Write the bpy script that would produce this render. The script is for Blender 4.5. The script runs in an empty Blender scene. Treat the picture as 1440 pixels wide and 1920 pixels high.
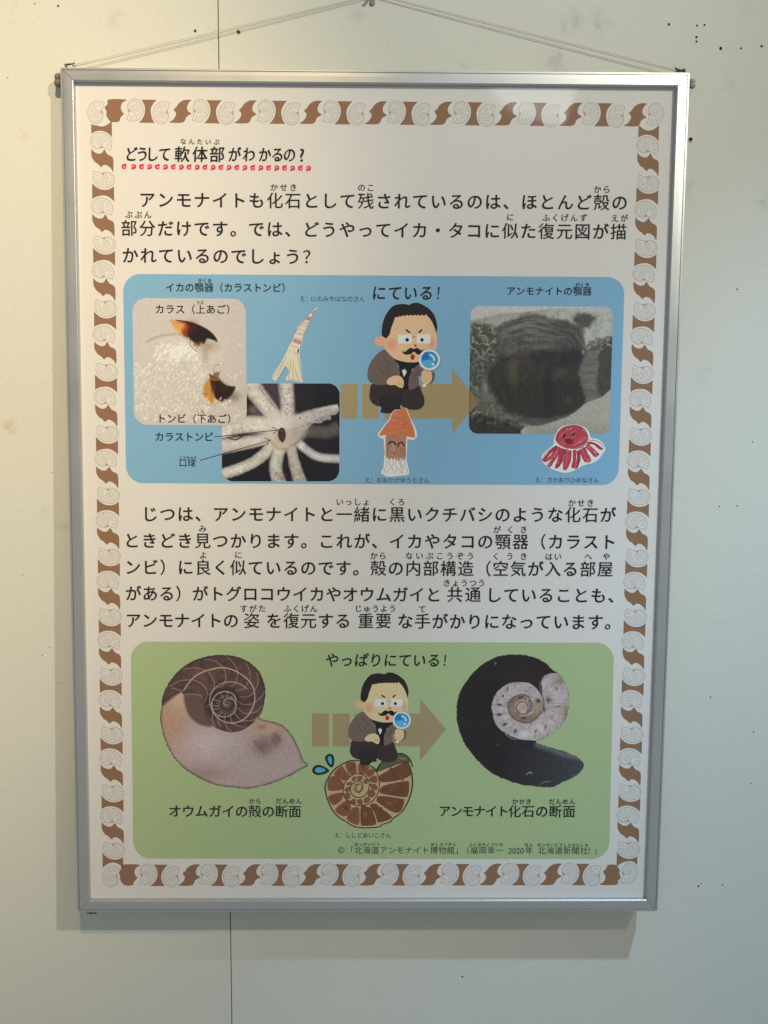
import bpy, math, random
import numpy as np
from mathutils import Matrix, Vector

SC = bpy.context.scene
COL = SC.collection
random.seed(7)

# ------------------------------------------------------------------ camera
F = 1600.0                                    # focal length in photo pixels (photo is 1440 x 1920)
CAM = np.array([0.004227, -0.890907, 0.090964])
RX, RY, RZ = -0.109440, -0.008223, -0.009160


def cam_matrix():
    def f(v):
        x, y, z = v
        c, s = math.cos(RZ), math.sin(RZ); x, y = c * x + s * y, -s * x + c * y
        c, s = math.cos(RX), math.sin(RX); y, z = c * y + s * z, -s * y + c * z
        c, s = math.cos(RY), math.sin(RY); x, z = c * x - s * z, s * x + c * z
        return (x, y, z)
    return np.array([f(e) for e in np.eye(3)]).T       # rows: right, forward, up


CM = cam_matrix()
cd = bpy.data.cameras.new('camera')
cd.sensor_fit = 'HORIZONTAL'; cd.sensor_width = 36.0
cd.lens = F / 1440 * 36.0
cd.clip_start = 0.01; cd.clip_end = 50
cam = bpy.data.objects.new('camera', cd); COL.objects.link(cam)
cam.matrix_world = Matrix([[CM[0][0], CM[2][0], -CM[1][0], CAM[0]],
                           [CM[0][1], CM[2][1], -CM[1][1], CAM[1]],
                           [CM[0][2], CM[2][2], -CM[1][2], CAM[2]],
                           [0, 0, 0, 1]])
SC.camera = cam

# ------------------------------------------------------------------ light
w = bpy.data.worlds.new('World'); SC.world = w; w.use_nodes = True
w.node_tree.nodes['Background'].inputs[0].default_value = (0.89, 0.97, 1.0, 1)
w.node_tree.nodes['Background'].inputs[1].default_value = 0.257


def aim(o, p):
    d = Vector(p) - o.location
    o.rotation_euler = d.to_track_quat('-Z', 'Y').to_euler()


def lamp(name, kind, loc, target, power, col, **kw):
    l = bpy.data.lights.new(name, kind); l.energy = power; l.color = col
    for k, v in kw.items():
        setattr(l, k, v)
    o = bpy.data.objects.new(name, l); COL.objects.link(o); o.location = loc; aim(o, target)
    return o


# white ceiling spot far to the right
lamp('white_spot', 'SPOT', (1.05, -1.45, 1.22), (-0.56, 0, 0.10), 75, (1.0, 0.962, 0.80),
     spot_size=math.radians(61.8), spot_blend=1.0, shadow_soft_size=0.018)
# warm ceiling spot above the poster, aimed at the left part of the wall
lamp('warm_spot', 'SPOT', (0.12, -1.45, 1.35), (-0.58, 0, 0.13), 108, (1.0, 0.765, 0.43),
     spot_size=math.radians(38.5), spot_blend=1.0, shadow_soft_size=0.018)
# cool ceiling spot, near the wall, upper right, pointing down at the lower wall
lamp('cool_spot', 'SPOT', (0.62, -0.80, 1.13), (0.60, 0, -0.95), 66, (0.51, 0.765, 1.0),
     spot_size=math.radians(57.4), spot_blend=1.0, shadow_soft_size=0.022)
# dim ceiling panel mirrored in the poster's cover
lamp('ceiling_panel', 'AREA', (0.36, -1.40, 1.11), (0.3, 0, 0.35), 0.45, (0.90, 1.0, 1.0),
     shape='RECTANGLE', size=0.40, size_y=0.10)

SC.view_settings.view_transform = 'Standard'
SC.view_settings.look = 'None'
SC.view_settings.exposure = 0.20
SC.view_settings.gamma = 1

# ------------------------------------------------------------------ frame plane
D_TOP, D_BOT, HH = 0.018, 0.040, 0.856
ORG = np.array([0, -(D_TOP + D_BOT) / 2, 0])
AX = np.array([1.0, 0, 0])
AY = np.array([0, D_BOT - D_TOP, HH]); AY = AY / np.linalg.norm(AY)
AZ = np.cross(AX, AY)
LB = np.stack([AX, AY, AZ])                   # rows
O_L = LB @ (CAM - ORG)


def rays(u, v):
    u = np.asarray(u, float); v = np.asarray(v, float)
    d = np.stack([(u - 720) / F, np.ones_like(u), -(v - 960) / F], -1)
    return d @ CM


def at(u, v, z=0.0):
    """photo pixel -> point (x, y, z) in the frame's own coordinates on the plane at height z"""
    d = rays(u, v) @ LB.T
    t = (z - O_L[2]) / d[..., 2]
    p = O_L + d * t[..., None]
    return p


def wat(u, v, y=0.0):
    d = rays(u, v); t = (y - CAM[1]) / d[..., 1]
    return CAM + d * t[..., None]


SEAM_TOP, SEAM_BOT = wat(409.0, 60), wat(433.5, 1860)       # joint of the wall boards
seam_x = (SEAM_TOP[0] + SEAM_BOT[0]) / 2


# ------------------------------------------------------------------ colour helpers
def lin(c):
    c = np.asarray(c, float) / 255.0
    return np.where(c <= 0.04045, c / 12.92, ((c + 0.055) / 1.055) ** 2.4)


PAP = {'tl': (222, 209, 188), 'tr': (192, 188, 184), 'bl': (176, 170, 172), 'br': (160, 165, 172)}
PAPER = 0.80


class Refl:
    """a colour given directly as a reflectance"""
    def __init__(s, *rgb): s.rgb = rgb


def alb(c, u, v):
    """reflectance of an ink that looks like c beside paper lit as at photo pixel (u, v)"""
    if len(np.shape(c)) == 0 or isinstance(c, Refl): return np.array(c.rgb)
    a = np.clip((np.asarray(u, float) - 140) / 1120, 0, 1)[..., None]
    b = np.clip((np.asarray(v, float) - 160) / 1520, 0, 1)[..., None]
    P = {k: lin(x) for k, x in PAP.items()}
    p = (P['tl'] * (1 - a) + P['tr'] * a) * (1 - b) + (P['bl'] * (1 - a) + P['br'] * a) * b
    m = p.mean(-1, keepdims=True)
    p = p * 0.75 + m * 0.25
    return np.clip((lin(c) - 0.007) / p * PAPER, 0.008, 0.86)


# ------------------------------------------------------------------ materials
def new_mat(name):
    m = bpy.data.materials.new(name); m.use_nodes = True
    return m, m.node_tree, m.node_tree.nodes['Principled BSDF']


def flat(name, col, rough=0.5, metal=0.0, spec=0.3, bump=0.0, bscale=400, var=0.0):
    m, nt, b = new_mat(name)
    b.inputs['Base Color'].default_value = (*col, 1)
    b.inputs['Roughness'].default_value = rough
    b.inputs['Metallic'].default_value = metal
    b.inputs['Specular IOR Level'].default_value = spec
    if bump or var:
        tc = nt.nodes.new('ShaderNodeTexCoord')
        n = nt.nodes.new('ShaderNodeTexNoise'); n.inputs['Scale'].default_value = bscale
        n.inputs['Detail'].default_value = 4
        nt.links.new(tc.outputs['Object'], n.inputs['Vector'])
        if bump:
            bp = nt.nodes.new('ShaderNodeBump'); bp.inputs['Strength'].default_value = bump
            bp.inputs['Distance'].default_value = 0.001
            nt.links.new(n.outputs[0], bp.inputs['Height']); nt.links.new(bp.outputs[0], b.inputs['Normal'])
        if var:
            mx = nt.nodes.new('ShaderNodeMix'); mx.data_type = 'RGBA'
            mx.inputs[6].default_value = (*[c * (1 - var) for c in col], 1)
            mx.inputs[7].default_value = (*[min(1, c * (1 + var)) for c in col], 1)
            nt.links.new(n.outputs[0], mx.inputs[0]); nt.links.new(mx.outputs[2], b.inputs['Base Color'])
    return m


def ink_mat():
    m, nt, b = new_mat('printed_ink')
    a = nt.nodes.new('ShaderNodeAttribute'); a.attribute_name = 'ink'
    tc = nt.nodes.new('ShaderNodeTexCoord')
    n = nt.nodes.new('ShaderNodeTexNoise'); n.inputs['Scale'].default_value = 900; n.inputs['Detail'].default_value = 3
    nt.links.new(tc.outputs['Object'], n.inputs['Vector'])
    mr = nt.nodes.new('ShaderNodeMapRange'); mr.inputs[1].default_value = 0.3; mr.inputs[2].default_value = 0.7
    mr.inputs[3].default_value = 0.93; mr.inputs[4].default_value = 1.07
    nt.links.new(n.outputs[0], mr.inputs[0])
    vm = nt.nodes.new('ShaderNodeVectorMath'); vm.operation = 'SCALE'
    nt.links.new(a.outputs['Color'], vm.inputs[0]); nt.links.new(mr.outputs[0], vm.inputs['Scale'])
    nt.links.new(vm.outputs[0], b.inputs['Base Color'])
    b.inputs['Roughness'].default_value = 0.6
    b.inputs['Specular IOR Level'].default_value = 0.15
    return m


INK = ink_mat()
BLACK = flat('black_ink', (0.012, 0.010, 0.010), 0.6, spec=0.15)
DIM = flat('thin_black_ink', (0.05, 0.05, 0.048), 0.6, spec=0.15)
PAPER_RGB = (0.785, 0.740, 0.715)
PAPER_M = flat('poster_paper', PAPER_RGB, 0.6, spec=0.15, bump=0.05, bscale=60, var=0.012)


def wall_mat():
    m, nt, b = new_mat('painted_wall_board')
    L = nt.links.new
    tc = nt.nodes.new('ShaderNodeTexCoord')
    base = (0.70, 0.69, 0.615)

    def noise(sc, det, rough=0.5):
        n = nt.nodes.new('ShaderNodeTexNoise'); n.inputs['Scale'].default_value = sc
        n.inputs['Detail'].default_value = det; n.inputs['Roughness'].default_value = rough
        L(tc.outputs['Object'], n.inputs['Vector']); return n

    def ramp(src, lo, hi, a, bb):
        r = nt.nodes.new('ShaderNodeMapRange'); r.inputs[1].default_value = lo; r.inputs[2].default_value = hi
        r.inputs[3].default_value = a; r.inputs[4].default_value = bb; L(src, r.inputs[0]); return r.outputs[0]

    def mix(fac, c1, c2):
        x = nt.nodes.new('ShaderNodeMix'); x.data_type = 'RGBA'; L(fac, x.inputs[0])
        if isinstance(c1, tuple): x.inputs[6].default_value = (*c1, 1)
        else: L(c1, x.inputs[6])
        x.inputs[7].default_value = (*c2, 1); return x.outputs[2]
    c = mix(ramp(noise(2.3, 3).outputs[0], .35, .65, 0, 1), base, tuple(k * .965 for k in base))
    c = mix(ramp(noise(260, 2).outputs[0], .35, .65, 0, .6), c, tuple(k * .95 for k in base))
    # grey rubbed smudges, only in patches
    n1 = ramp(noise(28, 5, .7).outputs[0], .60, .72, 0, 1)
    n2 = ramp(noise(3.1, 1).outputs[0], .52, .66, 0, 1)
    mu = nt.nodes.new('ShaderNodeMath'); mu.operation = 'MULTIPLY'; L(n1, mu.inputs[0]); L(n2, mu.inputs[1])
    mu2 = nt.nodes.new('ShaderNodeMath'); mu2.operation = 'MULTIPLY'; L(mu.outputs[0], mu2.inputs[0]); mu2.inputs[1].default_value = .35
    c = mix(mu2.outputs[0], c, (0.40, 0.38, 0.36))
    # rubbed and stained places, each where it is on the wall (position, size, colour, strength)
    nz = ramp(noise(70, 4, .65).outputs[0], .42, .62, 0, 1)
    for (u, v, rr, col, st) in ((1072, 42, .016, (.36, .35, .36), .55), (1118, 46, .020, (.37, .36, .38), .50), (1040, 112, .022, (.44, .40, .38), .45),
                                (668, 28, .012, (.42, .42, .40), .4), (220, 36, .013, (.55, .45, .36), .4), (1292, 345, .011, (.40, .42, .42), .45),
                                (1436, 378, .014, (.42, .44, .47), .5), (18, 800, .011, (.62, .46, .26), .9), (44, 255, .009, (.56, .50, .38), .5),
                                (85, 960, .010, (.5, .47, .42), .35), (120, 985, .010, (.48, .47, .42), .4), (875, 122, .010, (.5, .47, .42), .4), (1310, 700, .02, (.55, .52, .55), .3)):
        p = wat(u, v) - np.array([seam_x, 0, -1.45])
        vd = nt.nodes.new('ShaderNodeVectorMath'); vd.operation = 'DISTANCE'; L(tc.outputs['Object'], vd.inputs[0]); vd.inputs[1].default_value = tuple(p)
        f = ramp(vd.outputs['Value'], rr, rr * .25, 0, st)
        m1_ = nt.nodes.new('ShaderNodeMath'); m1_.operation = 'MULTIPLY'; L(f, m1_.inputs[0]); L(nz, m1_.inputs[1])
        c = mix(m1_.outputs[0], c, col)
    L(c, b.inputs['Base Color'])
    b.inputs['Roughness'].default_value = 0.55
    b.inputs['Specular IOR Level'].default_value = 0.25
    bp = nt.nodes.new('ShaderNodeBump'); bp.inputs['Strength'].default_value = 0.24
    bp.inputs['Distance'].default_value = 0.0012
    ad = nt.nodes.new('ShaderNodeMath'); ad.operation = 'ADD'
    L(noise(190, 3).outputs[0], ad.inputs[0])
    mm = nt.nodes.new('ShaderNodeMath'); mm.operation = 'MULTIPLY'; L(noise(18, 3).outputs[0], mm.inputs[0]); mm.inputs[1].default_value = 1.5
    L(mm.outputs[0], ad.inputs[1])
    L(ad.outputs[0], bp.inputs['Height']); L(bp.outputs[0], b.inputs['Normal'])
    return m


def metal_mat():
    m, nt, b = new_mat('anodised_aluminium')
    L = nt.links.new
    tc = nt.nodes.new('ShaderNodeTexCoord')
    n = nt.nodes.new('ShaderNodeTexNoise'); n.inputs['Scale'].default_value = 600; n.inputs['Detail'].default_value = 3
    L(tc.outputs['Object'], n.inputs['Vector'])
    n2 = nt.nodes.new('ShaderNodeTexNoise'); n2.inputs['Scale'].default_value = 14; n2.inputs['Detail'].default_value = 3
    L(tc.outputs['Object'], n2.inputs['Vector'])
    r = nt.nodes.new('ShaderNodeMapRange'); r.inputs[1].default_value = .3; r.inputs[2].default_value = .7
    r.inputs[3].default_value = .34; r.inputs[4].default_value = .44
    L(n2.outputs[0], r.inputs[0]); L(r.outputs[0], b.inputs['Roughness'])
    mx = nt.nodes.new('ShaderNodeMix'); mx.data_type = 'RGBA'
    mx.inputs[6].default_value = (.50, .505, .50, 1); mx.inputs[7].default_value = (.58, .585, .58, 1)
    L(n.outputs[0], mx.inputs[0]); L(mx.outputs[2], b.inputs['Base Color'])
    b.inputs['Metallic'].default_value = 0.78
    bp = nt.nodes.new('ShaderNodeBump'); bp.inputs['Strength'].default_value = .05; bp.inputs['Distance'].default_value = .0004
    L(n.outputs[0], bp.inputs['Height']); L(bp.outputs[0], b.inputs['Normal'])
    return m


def cover_mat():
    m = bpy.data.materials.new('clear_acrylic'); m.use_nodes = True
    nt = m.node_tree; nt.nodes.clear(); L = nt.links.new
    out = nt.nodes.new('ShaderNodeOutputMaterial')
    tr = nt.nodes.new('ShaderNodeBsdfTransparent'); tr.inputs[0].default_value = (.985, .99, .99, 1)
    gl = nt.nodes.new('ShaderNodeBsdfGlossy'); gl.inputs['Roughness'].default_value = 0.06
    lw = nt.nodes.new('ShaderNodeLayerWeight'); lw.inputs[0].default_value = .5
    pw = nt.nodes.new('ShaderNodeMath'); pw.operation = 'POWER'; pw.inputs[1].default_value = 5
    fr = nt.nodes.new('ShaderNodeMath'); fr.operation = 'MULTIPLY_ADD'; fr.inputs[1].default_value = .93; fr.inputs[2].default_value = .04
    L(lw.outputs['Facing'], pw.inputs[0]); L(pw.outputs[0], fr.inputs[0])
    tc = nt.nodes.new('ShaderNodeTexCoord')
    n = nt.nodes.new('ShaderNodeTexNoise'); n.inputs['Scale'].default_value = 3.2; n.inputs['Detail'].default_value = 1.0
    L(tc.outputs['Object'], n.inputs['Vector'])
    bp = nt.nodes.new('ShaderNodeBump'); bp.inputs['Strength'].default_value = 1.0; bp.inputs['Distance'].default_value = 0.022
    L(n.outputs[0], bp.inputs['Height']); L(bp.outputs[0], gl.inputs['Normal'])
    mx = nt.nodes.new('ShaderNodeMixShader')
    L(fr.outputs[0], mx.inputs[0]); L(tr.outputs[0], mx.inputs[1]); L(gl.outputs[0], mx.inputs[2])
    L(mx.outputs[0], out.inputs[0])
    return m


WALL = wall_mat(); METAL = metal_mat(); COVER = cover_mat()
DARK = flat('dark_gap', (0.015, 0.013, 0.012), 0.9)
HOLE = flat('pin_hole_dark', (0.03, 0.022, 0.018), 0.95)
RUST = flat('rusty_hole_rim', (0.30, 0.20, 0.12), 0.9)
CLIPM = flat('dark_steel', (0.16, 0.14, 0.12), 0.35, metal=0.8)
KNOBB = flat('brown_plastic', (0.20, 0.16, 0.12), 0.45, bump=.2, var=.3)
KNOBG = flat('grey_plastic', (0.36, 0.37, 0.35), 0.45, bump=.2, var=.2)
HOOKM = flat('grey_hook_plastic', (0.30, 0.27, 0.235), 0.6)
CORD = flat('nylon_cord', (0.42, 0.39, 0.33), 0.35, spec=.5)


# ------------------------------------------------------------------ object helpers
def link(name, me, parent=None, mat=None, label=None):
    if mat is not None and not me.materials:
        me.materials.append(mat)
    o = bpy.data.objects.new(name, me); COL.objects.link(o)
    if parent is not None:
        o.parent = parent
    if label:
        o['label'] = label
    return o


def mesh(name, V, Fc):
    me = bpy.data.meshes.new(name)
    me.from_pydata([tuple(map(float, p)) for p in V], [], Fc)
    me.update()
    return me


def empty(name, loc):
    o = bpy.data.objects.new(name, None); COL.objects.link(o); o.location = loc
    o.empty_display_size = .05
    return o


def tube(pts, r, n=8, closed_ends=True):
    pts = [np.asarray(p, float) for p in pts]
    rr = r if hasattr(r, '__len__') else [r] * len(pts)
    V, Fc = [], []
    for i, p in enumerate(pts):
        t = pts[min(i + 1, len(pts) - 1)] - pts[max(i - 1, 0)]
        t = t / (np.linalg.norm(t) + 1e-12)
        a = np.cross(t, [0.13, 0.21, 0.97]); a /= np.linalg.norm(a); b = np.cross(t, a)
        for k in range(n):
            q = 2 * math.pi * k / n
            V.append(p + rr[i] * (math.cos(q) * a + math.sin(q) * b))
    for i in range(len(pts) - 1):
        for k in range(n):
            Fc.append((i * n + k, i * n + (k + 1) % n, (i + 1) * n + (k + 1) % n, (i + 1) * n + k))
    if closed_ends:
        Fc.append(tuple(range(n - 1, -1, -1))); Fc.append(tuple(range((len(pts) - 1) * n, len(pts) * n)))
    return V, Fc


def join(parts):
    V, Fc = [], []
    for v, f in parts:
        o = len(V); V += list(v); Fc += [tuple(i + o for i in q) for q in f]
    return V, Fc


def smooth_mesh(me):
    me.polygons.foreach_set('use_smooth', [True] * len(me.polygons))


# ------------------------------------------------------------------ wall


def board(x0, x1, z0, z1, y0=0.0, y1=0.018, ch=0.0006):
    """wall board with small chamfered front edges; front face at y0"""
    V = [(x0 + ch, y0, z0 + ch), (x1 - ch, y0, z0 + ch), (x1 - ch, y0, z1 - ch), (x0 + ch, y0, z1 - ch),
         (x0, y0 + ch, z0), (x1, y0 + ch, z0), (x1, y0 + ch, z1), (x0, y0 + ch, z1),
         (x0, y1, z0), (x1, y1, z0), (x1, y1, z1), (x0, y1, z1)]
    Fc = [(0, 1, 2, 3)] + [(i, i + 4, (i + 1) % 4 + 4, (i + 1) % 4) for i in range(4)] + \
         [(i + 4, i + 8, (i + 1) % 4 + 8, (i + 1) % 4 + 4) for i in range(4)] + [(11, 10, 9, 8)]
    return V, Fc


wall = empty('wall', (seam_x, 0, -1.45))
wall['kind'] = 'structure'
wall['label'] = 'cream painted display wall made of two boards with a thin vertical joint'


def wall_child(name, V, Fc, mat, label=None, sm=False):
    off = np.array([seam_x, 0, -1.45])
    me = mesh(name, [np.asarray(p) - off for p in V], Fc)
    if sm: smooth_mesh(me)
    return link(name, me, wall, mat, label)


# the joint tilts by a hair in the photo: the boards' edges follow it
lean = (wat(409.0, 60)[0] - wat(433.5, 1860)[0]) / (wat(409.0, 60)[2] - wat(433.5, 1860)[2])


def lean_board(V, side):
    out = []
    for x, y, z in V:
        if abs(x - seam_x) < 0.01:
            x = x + (z - (SEAM_TOP[2] + SEAM_BOT[2]) / 2) * lean
        out.append((x, y, z))
    return out


V, Fc = board(-1.30, seam_x - .00045, -1.45, 1.30)
lp = wall_child('wall_panel', lean_board(V, 0), Fc, WALL, 'narrow left board of the wall')
V, Fc = board(seam_x + .00045, 1.60, -1.45, 1.30)
rp = wall_child('wall_panel', lean_board(V, 1), Fc, WALL, 'wide right board of the wall behind the poster')
V, Fc = board(-1.28, 1.58, -1.44, 1.29, 0.0185, 0.03)
wall_child('backing_board', V, Fc, DARK)

HOLES = [(366, 58, 2.3, 1), (447, 60, 3.0, 1), (15, 146, 1.4, 0), (65, 7, 1, 1), (109, 11, 1.6, 1), (1254, 46, 2.6, 0), (1307, 48, 2, 0),
         (1321, 47, 2, 0), (1305.5, 70, 2.4, 0), (1306, 78, 2.2, 0), (1351, 91, 3, 0), (1389.5, 90.5, 2.1, 0), (1428, 87, 2.3, 0),
         (1294.5, 262, 4.2, 0), (1294.5, 266, 2.2, 0), (1382, 542, 1.6, 0), (1411, 828, 1.3, 0), (1349, 949, 1.3, 0), (1382, 948, 1.3, 0),
         (1332, 1307, 1.5, 0), (1413, 1372, 1.5, 0), (1408, 1468, 1.4, 0), (1309.5, 1661, 2.2, 0), (1314, 1656, 1.4, 0),
         (1355, 1658.5, 1.6, 0), (43.5, 1078, 1.4, 0), (93, 1214, 1.5, 0), (80, 1228.7, 1.4, 0),
         (110.7, 1280, 1.5, 0), (103, 1714, 1.1, 0), (98.5, 886, 1.1, 0), (98.5, 693, 1.0, 0), (108, 1159, 1.0, 0), (867, 1831, 1.6, 1)]
pxm = 0.000555
for i, (u, v, r, kind) in enumerate(HOLES):
    c = wat(u, v); n = 9; V = []; Fc = []; r *= (.72 if u > 1200 else .55) if not kind else .8
    rnd = [random.uniform(.8, 1.2) for _ in range(n)]
    for ring, (k, y) in enumerate(((1.75, -.00002), (1.25, -.00035), (.9, -.00012), (0.5, -.00008))):
        for j in range(n):
            a = 2 * math.pi * j / n; q = r * pxm * k * rnd[j]
            V.append((c[0] + q * math.cos(a), y, c[2] + q * math.sin(a)))
    V.append((c[0], -.00007, c[2]))
    for ring in range(3):
        for j in range(n):
            Fc.append((ring * n + j, ring * n + (j + 1) % n, (ring + 1) * n + (j + 1) % n, (ring + 1) * n + j))
    for j in range(n): Fc.append((3 * n + j, 3 * n + (j + 1) % n, 4 * n))
    par = lp if c[0] < seam_x else rp
    off = np.array([seam_x, 0, -1.45])
    me = mesh('pin_hole', [np.asarray(p) - off for p in V], Fc)
    me.materials.append(RUST if kind else WALL); me.materials.append(HOLE)
    me.polygons.foreach_set('material_index', [0] * n + [0 if kind else 1] * n + [1] * (len(Fc) - 2 * n))
    link('pin_hole', me, par)

# ------------------------------------------------------------------ framed poster
fp = empty('framed_poster', tuple(ORG))
fp.rotation_euler = Matrix([[LB[0][0], LB[1][0], LB[2][0]], [LB[0][1], LB[1][1], LB[2][1]],
                            [LB[0][2], LB[1][2], LB[2][2]]]).to_euler()
fp['label'] = 'large portrait poster of Japanese text and fossil pictures in a thin silver frame'
fp['category'] = 'framed poster'

OUT = [at(u, v)[:2] for u, v in ((112.6, 126), (1294.0, 136), (1233.3, 1709.0), (144.5, 1710))]   # TL TR BR BL
INN = [at(u, v)[:2] for u, v in ((138.2, 151.5), (1269.5, 161.5), (1212.3, 1687.3), (167.2, 1689.5))]
PROF = [(0, -.0165), (0, -.0006), (.02, -.0003), (.150, -.0003), (.200, -.0014), (.210, -.0014), (.218, 0.0), (.5, .0001), (.915, 0.0),
        (.94, -.0002), (1.0, -.0013), (1.0, -.0165)]
for k in range(4):
    a0, a1, b0, b1 = OUT[k], OUT[(k + 1) % 4], INN[k], INN[(k + 1) % 4]
    V, Fc = [], []
    L_ = np.linalg.norm(a1 - a0); tg = (a1 - a0) / L_ * .00022
    for s in (0, 1):
        for t, z in PROF:
            p = (a0 * (1 - t) + b0 * t + tg) if s == 0 else (a1 * (1 - t) + b1 * t - tg)
            V.append((p[0], p[1], z))
    n = len(PROF)
    for j in range(n):
        Fc.append((j, (j + 1) % n, n + (j + 1) % n, n + j))
    Fc += [tuple(range(n)), tuple(range(2 * n - 1, n - 1, -1))]
    me = mesh('frame_rail', V, Fc)
    import bmesh
    bm = bmesh.new(); bm.from_mesh(me); bmesh.ops.recalc_face_normals(bm, faces=bm.faces); bm.to_mesh(me); bm.free()
    link('frame_rail', me, fp, METAL)

ZS = -0.0058                                        # poster sheet, below the frame's face


def shrink(P, q):
    c = sum(P) / 4; return [p + (p - c) / np.linalg.norm(p - c) * q for p in P]


E_ = shrink(INN, .004)
me = mesh('poster_sheet', [(p[0], p[1], z) for z in (ZS, ZS - .0003) for p in E_],
          [(3, 2, 1, 0), (4, 5, 6, 7), (0, 1, 5, 4), (1, 2, 6, 5), (2, 3, 7, 6), (3, 0, 4, 7)])
sheet = link('poster_sheet', me, fp, PAPER_M, 'white paper poster with a brown ammonite border')
E_ = shrink(INN, .005)
me = mesh('back_board', [(p[0], p[1], z) for z in (ZS - .0006, ZS - .004) for p in E_],
          [(3, 2, 1, 0), (4, 5, 6, 7), (0, 1, 5, 4), (1, 2, 6, 5), (2, 3, 7, 6), (3, 0, 4, 7)])
link('back_board', me, fp, flat('grey_board', (.3, .3, .3), .8))
# clear cover: a fine grid so the slight warp is real geometry too
E_ = shrink(INN, .0006); NG = 40; V = []; Fc = []
for j in range(NG + 1):
    for i in range(NG + 1):
        a, b = i / NG, j / NG
        p = (E_[0] * (1 - a) + E_[1] * a) * (1 - b) + (E_[3] * (1 - a) + E_[2] * a) * b
        V.append((p[0], p[1], -.0042))
for j in range(NG):
    for i in range(NG):
        q = j * (NG + 1) + i; Fc.append((q, q + NG + 1, q + NG + 2, q + 1))
me = mesh('cover_sheet', V, Fc); smooth_mesh(me)
cv = link('cover_sheet', me, fp, COVER)

# corner hardware
def fpt(u, v, z): return at(u, v, z)


zc = -.010
k1 = join([tube([fpt(123, 121.5, zc), fpt(130, 120.6, zc), fpt(140, 118.6, zc)], [.0008, .0010, .0008], 8),
           tube([fpt(121.5, 122.3, zc), fpt(124.5, 122.2, zc)], [.0014, .0014], 8),
           tube([fpt(125, 124.5, zc), fpt(125, 129, zc)], .0010, 8),
           tube([fpt(136, 123, zc), fpt(140.5, 124.4, zc)], .0007, 8)])
me = mesh('cord_clip', *k1); smooth_mesh(me); link('cord_clip', me, fp, CLIPM)
k2 = join([tube([fpt(1266, 129.5, zc), fpt(1273, 130.6, zc), fpt(1281, 132.4, zc)], [.0008, .0010, .0008], 8),
           tube([fpt(1281, 131.2, zc), fpt(1284.5, 131.4, zc)], [.0015, .0013], 8),
           tube([fpt(1267, 133.8, zc), fpt(1285, 134.2, zc)], .0007, 8),
           tube([fpt(1266.5, 125.5, zc), fpt(1266.6, 129, zc)], .0006, 8),
           tube([fpt(1281, 134, zc), fpt(1281, 139, zc)], .0010, 8)])
me = mesh('cord_clip', *k2); smooth_mesh(me); link('cord_clip', me, fp, CLIPM)
me = mesh('cord_clip', *join([tube([fpt(163, 1712.2, zc), fpt(181, 1712.4, zc)], [.0006, .0007], 8),
                             tube([fpt(170, 1706, zc), fpt(170, 1712.5, zc)], .0009, 8)])); link('cord_clip', me, fp, CLIPM)


def knob(u, v, ru, rv, mat, side, label):
    """plastic corner bracket screw end: rounded lobed knob sticking out of the rail's outer side"""
    parts = []
    c = fpt(u, v, -.009)
    for (du, dv, k) in ((0, -rv * .45, .9), (0, rv * .4, 1.0)):
        V, Fc = [], []
        n, m = 12, 6
        cc = fpt(u, v + dv, -.009)
        for i in range(m + 1):
            th = math.pi * i / m
            for j in range(n):
                a = 2 * math.pi * j / n
                V.append((cc[0] + ru * pxm * k * math.cos(th), cc[1] + rv * .62 * pxm * math.sin(th) ** .6 * math.cos(a),
                          cc[2] + .004 * math.sin(th) ** .6 * math.sin(a)))
        for i in range(m):
            for j in range(n):
                Fc.append((i * n + j, i * n + (j + 1) % n, (i + 1) * n + (j + 1) % n, (i + 1) * n + j))
        parts.append((V, Fc))
    parts.append(tube([fpt(u, v, -.009), fpt(u + side * 14, v, -.009)], .002, 8))
    me = mesh('side_knob', *join(parts)); smooth_mesh(me)
    link('side_knob', me, fp, mat, label)


knob(109.5, 151, 6.8, 12.0, KNOBB, 1, 'brown plastic knob on the left side of the frame')
knob(1297, 157.5, 6.0, 8.5, KNOBG, -1, 'pale grey plastic knob on the right side of the frame')

# ------------------------------------------------------------------ cord and hook
hook_top = wat(698.5, -24)


def curve_pts(p, q, sag, n=14):
    out = []
    for i in range(n + 1):
        t = i / n; r = p * (1 - t) + q * t
        out.append(r + np.array([0, 0, -sag * 4 * t * (1 - t)]))
    return out


def ray_at_y(u, v, y): return wat(u, v, y)


cp = []
yf, yh = -.0055, -.0032
L1, L1b = ray_at_y(140, 124.5, yf), ray_at_y(667 + 28, -7, yh)
L2, L2b = ray_at_y(141, 121.0, yf), ray_at_y(695, -9, yh)
R1, R1b = ray_at_y(1266, 133.2, yf), ray_at_y(704, -9, yh)
R2, R2b = ray_at_y(1262, 129.5, yf), ray_at_y(704, -11, yh)
cp.append(tube(curve_pts(L1, L1b, .0006), .00030, 6)); cp.append(tube(curve_pts(L2, L2b, .0001), .00018, 6))
cp.append(tube(curve_pts(R1, R1b, .0006), .00030, 6)); cp.append(tube(curve_pts(R2, R2b, .0001), .00018, 6))
arc = [ray_at_y(695 + 9 * i / 6, -9 - 4 * math.sin(math.pi * i / 6), yh) for i in range(7)]
cp.append(tube(arc, .0003, 6))
V, Fc = join(cp); base = np.array(L1)
me = mesh('hanging_cord', [np.asarray(p) - base for p in V], Fc); smooth_mesh(me)
o = link('hanging_cord', me, None, CORD); o.location = tuple(base)
o['label'] = 'thin clear nylon cord running from the frame corners up to the wall hook'; o['category'] = 'cord'

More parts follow.
